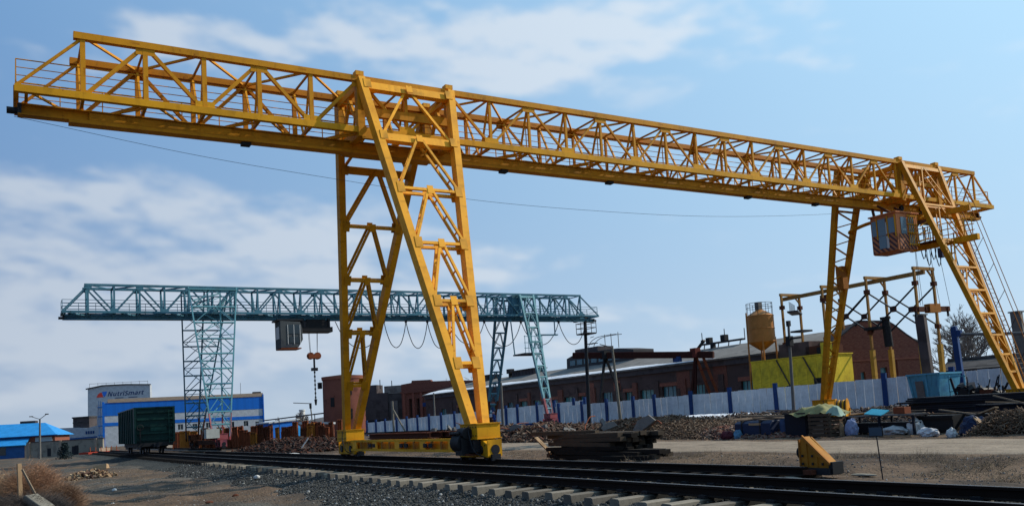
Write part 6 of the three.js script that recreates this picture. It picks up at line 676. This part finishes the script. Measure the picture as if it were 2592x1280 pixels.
// ------------------------------------------------------------------ near corner: dry bushes, stakes, slab, chips, litter
function dryBush(label, x, z, rx, rz, h, n, seed, col) { // rounded tangle of thin curved twigs
  const t = thing('dry_bush', label, 'bush', [x, ground(x, z) - 0.05, z]), R = rng(seed), pos = [];
  const seg = (a, b, r) => { const d = [b[0] - a[0], b[1] - a[1], b[2] - a[2]], l = Math.hypot(...d) || 1, s = [d[2] / l, 0.3, -d[0] / l], q = [s[0] * r, s[1] * r, s[2] * r], w = [q[2] * 0.5, r, -q[0] * 0.5]; pos.push(a[0] - q[0], a[1] - q[1], a[2] - q[2], a[0] + q[0], a[1] + q[1], a[2] + q[2], ...b, a[0] - w[0], a[1] - w[1], a[2] - w[2], a[0] + w[0], a[1] + w[1], a[2] + w[2], ...b); };
  for (let i = 0; i < n; i++) { const a = R() * 6.283, e = Math.acos(R()), rr = 0.25 + 0.75 * Math.cbrt(R()); const k = 0.55 + 0.95 * fbm(Math.cos(a) * 2.4 + 5, Math.cos(e) * 2, Math.sin(a) * 2, 2, seed); let p = [Math.sin(e) * Math.cos(a) * rx * rr * k, Math.cos(e) * h * rr * k, Math.sin(e) * Math.sin(a) * rz * rr * k]; let d = [p[0] / rx + (R() - 0.5) * 1.6, 0.35 + (R() - 0.5) * 1.4, p[2] / rz + (R() - 0.5) * 1.6]; for (let j = 0; j < 4; j++) { const l = 0.035 + R() * 0.06, q = [p[0] + d[0] * l, Math.max(0, p[1] + d[1] * l), p[2] + d[2] * l]; seg(p, q, 0.0065 - j * 0.0011); p = q; d = [d[0] + (R() - 0.5) * 1.1, d[1] + (R() - 0.5) * 1.1, d[2] + (R() - 0.5) * 1.1]; } }
  const g = new THREE.BufferGeometry(); g.setAttribute('position', new THREE.Float32BufferAttribute(pos, 3)); g.computeVertexNormals(); planUV(g); mesh('twigs', g, mat(...col, { roughness: 1, side: THREE.DoubleSide }), t);
  const k = new MB(); for (let i = 0; i < 26; i++) { const a = R() * 6.28, e = R() * 0.9; k.rod([0, 0, 0], [Math.cos(a) * rx * e, h * (1 - e * 0.5), Math.sin(a) * rz * e], 0.012, 0.004, 4); } for (let i = 0; i < 70; i++) { const a = R() * 6.28, e = 0.5 + R() * 0.7, y = h * (0.35 + R() * 0.75), b = [Math.cos(a) * rx * e, y, Math.sin(a) * rz * e], m = [b[0] * 0.6 + (R() - 0.5) * 0.2, y * 0.55, b[2] * 0.6 + (R() - 0.5) * 0.2]; k.rod([b[0] * 0.15, 0, b[2] * 0.15], m, 0.011, 0.008, 4); k.rod(m, b, 0.008, 0.004, 4); } k.build('stems', mat(col[0] * 0.6, col[1] * 0.55, col[2] * 0.55, { roughness: 1 }), t);
}
dryBush('big round reddish brown dry bush beside the two stakes', -1.6, 1.2, 0.78, 0.75, 1.4, 10000, 101, [0.46, 0.27, 0.165]);
dryBush('paler dry bush behind the wooden stakes at the frame edge', -2.75, 0.9, 0.7, 0.7, 1.05, 7000, 102, [0.52, 0.36, 0.23]);
dryBush('low brown dry bush on the open ground side', -0.85, 2.6, 0.45, 0.5, 0.7, 8000, 103, [0.36, 0.23, 0.15]);
dryBush('dark grey matted bush near the concrete slab', -1.9, 4.4, 0.9, 0.8, 0.5, 12000, 104, [0.13, 0.11, 0.10]);
{
  const stake = (l, a, b, r, m) => { const o = mesh('wooden_stake', boxG(V(a).distanceTo(V(b)), r, r), m); o.applyMatrix4(barMatrix(a, b)); tag(o, l, 'stake'); };
  stake('pale square wooden stake standing upright in the bush', [-2.0, -0.2, 2.75], [-2.03, 1.13, 2.75], 0.11, M.woodP); stake('thin grey stick leaning beside the pale stake', [-1.62, 0.2, 3.1], [-1.95, 0.95, 2.9], 0.05, M.woodG); stake('short broken stick at the edge of the frame', [-2.62, 0.1, 3.0], [-2.6, 0.85, 2.9], 0.06, M.woodP);
  const s = mesh('concrete_slab', extrude([[-0.5, -0.09], [0.5, -0.09], [0.52, 0.05], [0.46, 0.1], [-0.42, 0.1], [-0.5, 0.03]], 0.34, 0.015), M.conc); planUV(s.geometry, (x, y, z) => [x, y + z]); s.position.set(-1.42, 0.02, 4.9); s.rotation.set(0.1, -1.1, -0.28); tag(s, 'pale broken concrete slab tilted in the grass corner', 'slab');
  heap('wood_chips', 'small heap of pale split wood and bark on the bare ground', unit, [[0.36, 0.24, 0.14], [0.28, 0.17, 0.10], [0.42, 0.32, 0.21], [0.10, 0.06, 0.045]], 260, 1.5, -20.4, 2.6, 2.4, 0.5, 71, (r) => [0.1 + r() * 0.35, 0.03 + r() * 0.07, 0.05 + r() * 0.12], 0.8);
  const lg = mesh('split_log', extrude([[-0.16, 0], [0.16, 0.02], [0.1, 0.22], [-0.08, 0.25]], 0.75, 0.02), M.woodP); planUV(lg.geometry, (x, y, z) => [z, x + y]); lg.position.set(1.75, 0.0, -20.6); lg.rotation.set(-0.3, 1.0, 0.2); tag(lg, 'thick split log on top of the wood chip heap', 'log');
  const bits = [[6.04, -1.45, 0.14, M.white, 'white crumpled paper scrap at the foot of the ballast', [0.9, 0.6, 0.9]], [12.86, -20.5, 0.34, M.white, 'white flat scrap lying behind the crane rail', [1.4, 0.3, 1]], [3.9, 4.6, 0.09, M.rustD, 'reddish broken brick on the bare brown ground', [1.3, 0.8, 0.9]], [11.6, 20.3, 0.17, M.conc3, 'pale cement crust in front of the wedge stop', [0.7, 0.18, 1.9]], [12.75, 21.2, 0.15, M.conc3, 'pale cement crust at the toe of the wedge stop', [0.7, 0.18, 1.8]], [1.2, -4, 0.09, M.white, 'tiny white stone on the shadowed ground', [1, 0.8, 1]], [0.6, 2.0, 0.08, M.white, 'tiny white stone near the low brown bush', [1, 0.8, 1]], [14.2, 0.5, 0.14, M.white, 'white lump on the dirt behind the crane rail', [1, 0.9, 1]], [2.4, 8.3, 0.08, M.rustD, 'rusty brown lump on the open ground', [1.3, 0.6, 1]]];
  bits.forEach(([x, z, s, m, l, k], i) => { const g = new THREE.IcosahedronGeometry(s, 2), p = g.attributes.position; for (let j = 0; j < p.count; j++) { const v = new THREE.Vector3().fromBufferAttribute(p, j), f = 0.7 + 0.6 * fbm(v.x / s * 1.4 + i * 9, v.y / s * 1.4, v.z / s * 1.4, 3, 88); p.setXYZ(j, v.x * f * k[0], v.y * f * k[1], v.z * f * k[2]); } g.computeVertexNormals(); const o = mesh('litter_scrap', g, m); o.position.set(x, Math.max(ground(x, z), x > 4.6 && x < 7 ? -0.15 : -9) + s * 0.25, z); tag(o, l, 'litter'); });
  const st = mesh('white_stick', rodG(1.1, 0.04), M.white); st.position.set(15.4, 0.55, -26.6); st.rotation.set(0.2, 0, -0.6); tag(st, 'white stick standing aslant in the scrap heap', 'stick');
}
// ------------------------------------------------------------------ worker by the fence
{
  const J = { hip: [0, 0.94, 0], chest: [0.04, 1.32, 0.02], neck: [0.07, 1.5, 0.03], head: [0.10, 1.64, 0.03], sl: [0.05, 1.42, 0.2], sr: [0.05, 1.42, -0.18], el: [0.12, 1.14, 0.28], er: [0.0, 1.16, -0.27], hl: [0.3, 1.0, 0.24], hr: [0.14, 0.95, -0.28], kl: [0.16, 0.5, 0.1], kr: [-0.04, 0.5, -0.1], al: [0.22, 0.09, 0.1], ar: [-0.26, 0.14, -0.1], tl: [0.38, 0.05, 0.1], tr: [-0.12, 0.05, -0.1], pl: [0, 0.9, 0.09], pr: [0, 0.9, -0.09] };
  const bones = [['hip', 'chest', 0.15, 0.17], ['chest', 'neck', 0.14, 0.06], ['neck', 'head', 0.055, 0.10], ['chest', 'sl', 0.12, 0.075], ['chest', 'sr', 0.12, 0.075], ['sl', 'el', 0.065, 0.052], ['sr', 'er', 0.065, 0.052], ['el', 'hl', 0.05, 0.042], ['er', 'hr', 0.05, 0.042], ['pl', 'kl', 0.105, 0.068], ['pr', 'kr', 0.105, 0.068], ['kl', 'al', 0.066, 0.05], ['kr', 'ar', 0.066, 0.05], ['al', 'tl', 0.05, 0.045], ['ar', 'tr', 0.05, 0.045], ['hip', 'pl', 0.14, 0.12], ['hip', 'pr', 0.14, 0.12]];
  const sd = (x, y, z) => { let d = 9; for (const [a, b, r0, r1] of bones) { const A = J[a], B = J[b], ux = B[0] - A[0], uy = B[1] - A[1], uz = B[2] - A[2], t = clamp(((x - A[0]) * ux + (y - A[1]) * uy + (z - A[2]) * uz) / (ux * ux + uy * uy + uz * uz)); const q = Math.hypot(x - A[0] - ux * t, y - A[1] - uy * t, z - A[2] - uz * t) - lerp(r0, r1, t), k = 0.04, h = clamp(0.5 + 0.5 * (d - q) / k); d = lerp(d, q, h) - k * h * (1 - h); } return d; };
  const { MarchingCubes } = await import('three/addons/objects/MarchingCubes.js'); const n = 72, mc = new MarchingCubes(n, new THREE.MeshBasicMaterial(), false, false, 60000), S = 0.95; mc.isolation = 0;
  for (let k = 0; k < n; k++) for (let j = 0; j < n; j++) for (let i = 0; i < n; i++) { const f = (q) => (q - n / 2) / (n / 2) * S; mc.field[k * n * n + j * n + i] = -sd(f(i), f(j) + 0.87, f(k)); }
  mc.update(); const c = mc.count ?? mc.geometry.drawRange.count, P = mc.positionArray.slice(0, c * 3), Nn = mc.normalArray.slice(0, c * 3), C = new Float32Array(c * 3);
  for (let i = 0; i < c; i++) { P[i * 3] *= S; P[i * 3 + 1] = P[i * 3 + 1] * S + 0.87; P[i * 3 + 2] *= S; const y = P[i * 3 + 1], x = P[i * 3], hand = Math.hypot(x - 0.3, y - 1.0, P[i * 3 + 2] - 0.24) < 0.08 || Math.hypot(x - 0.14, y - 0.95, P[i * 3 + 2] + 0.28) < 0.08; C.set(y > 1.53 || hand ? [0.42, 0.24, 0.17] : y > 0.95 ? [0.02, 0.05, 0.20] : y > 0.12 ? [0.015, 0.03, 0.12] : [0.02, 0.02, 0.02], i * 3); }
  const g = new THREE.BufferGeometry(); g.setAttribute('position', new THREE.BufferAttribute(P, 3)); g.setAttribute('normal', new THREE.BufferAttribute(Nn, 3)); g.setAttribute('color', new THREE.BufferAttribute(C, 3)); planUV(g);
  const p = thing('person', 'person in blue work clothes and a pinkish helmet walking before the blue fence', 'person', [42.6, 0.42, -48], 2.5); mesh('body', g, mat(1, 1, 1, { vertexColors: true, roughness: 0.9 }), p);
  const hm = mesh('helmet', new THREE.SphereGeometry(0.135, 18, 10, 0, 6.284, 0, 1.6), mat(0.55, 0.24, 0.22, { roughness: 0.4 }), p); hm.position.set(0.10, 1.66, 0.03); const br = mesh('helmet_brim', new THREE.CylinderGeometry(0.165, 0.165, 0.015, 18), hm.material, p); br.position.set(0.13, 1.66, 0.03);
}
renderer.render(scene, camera);
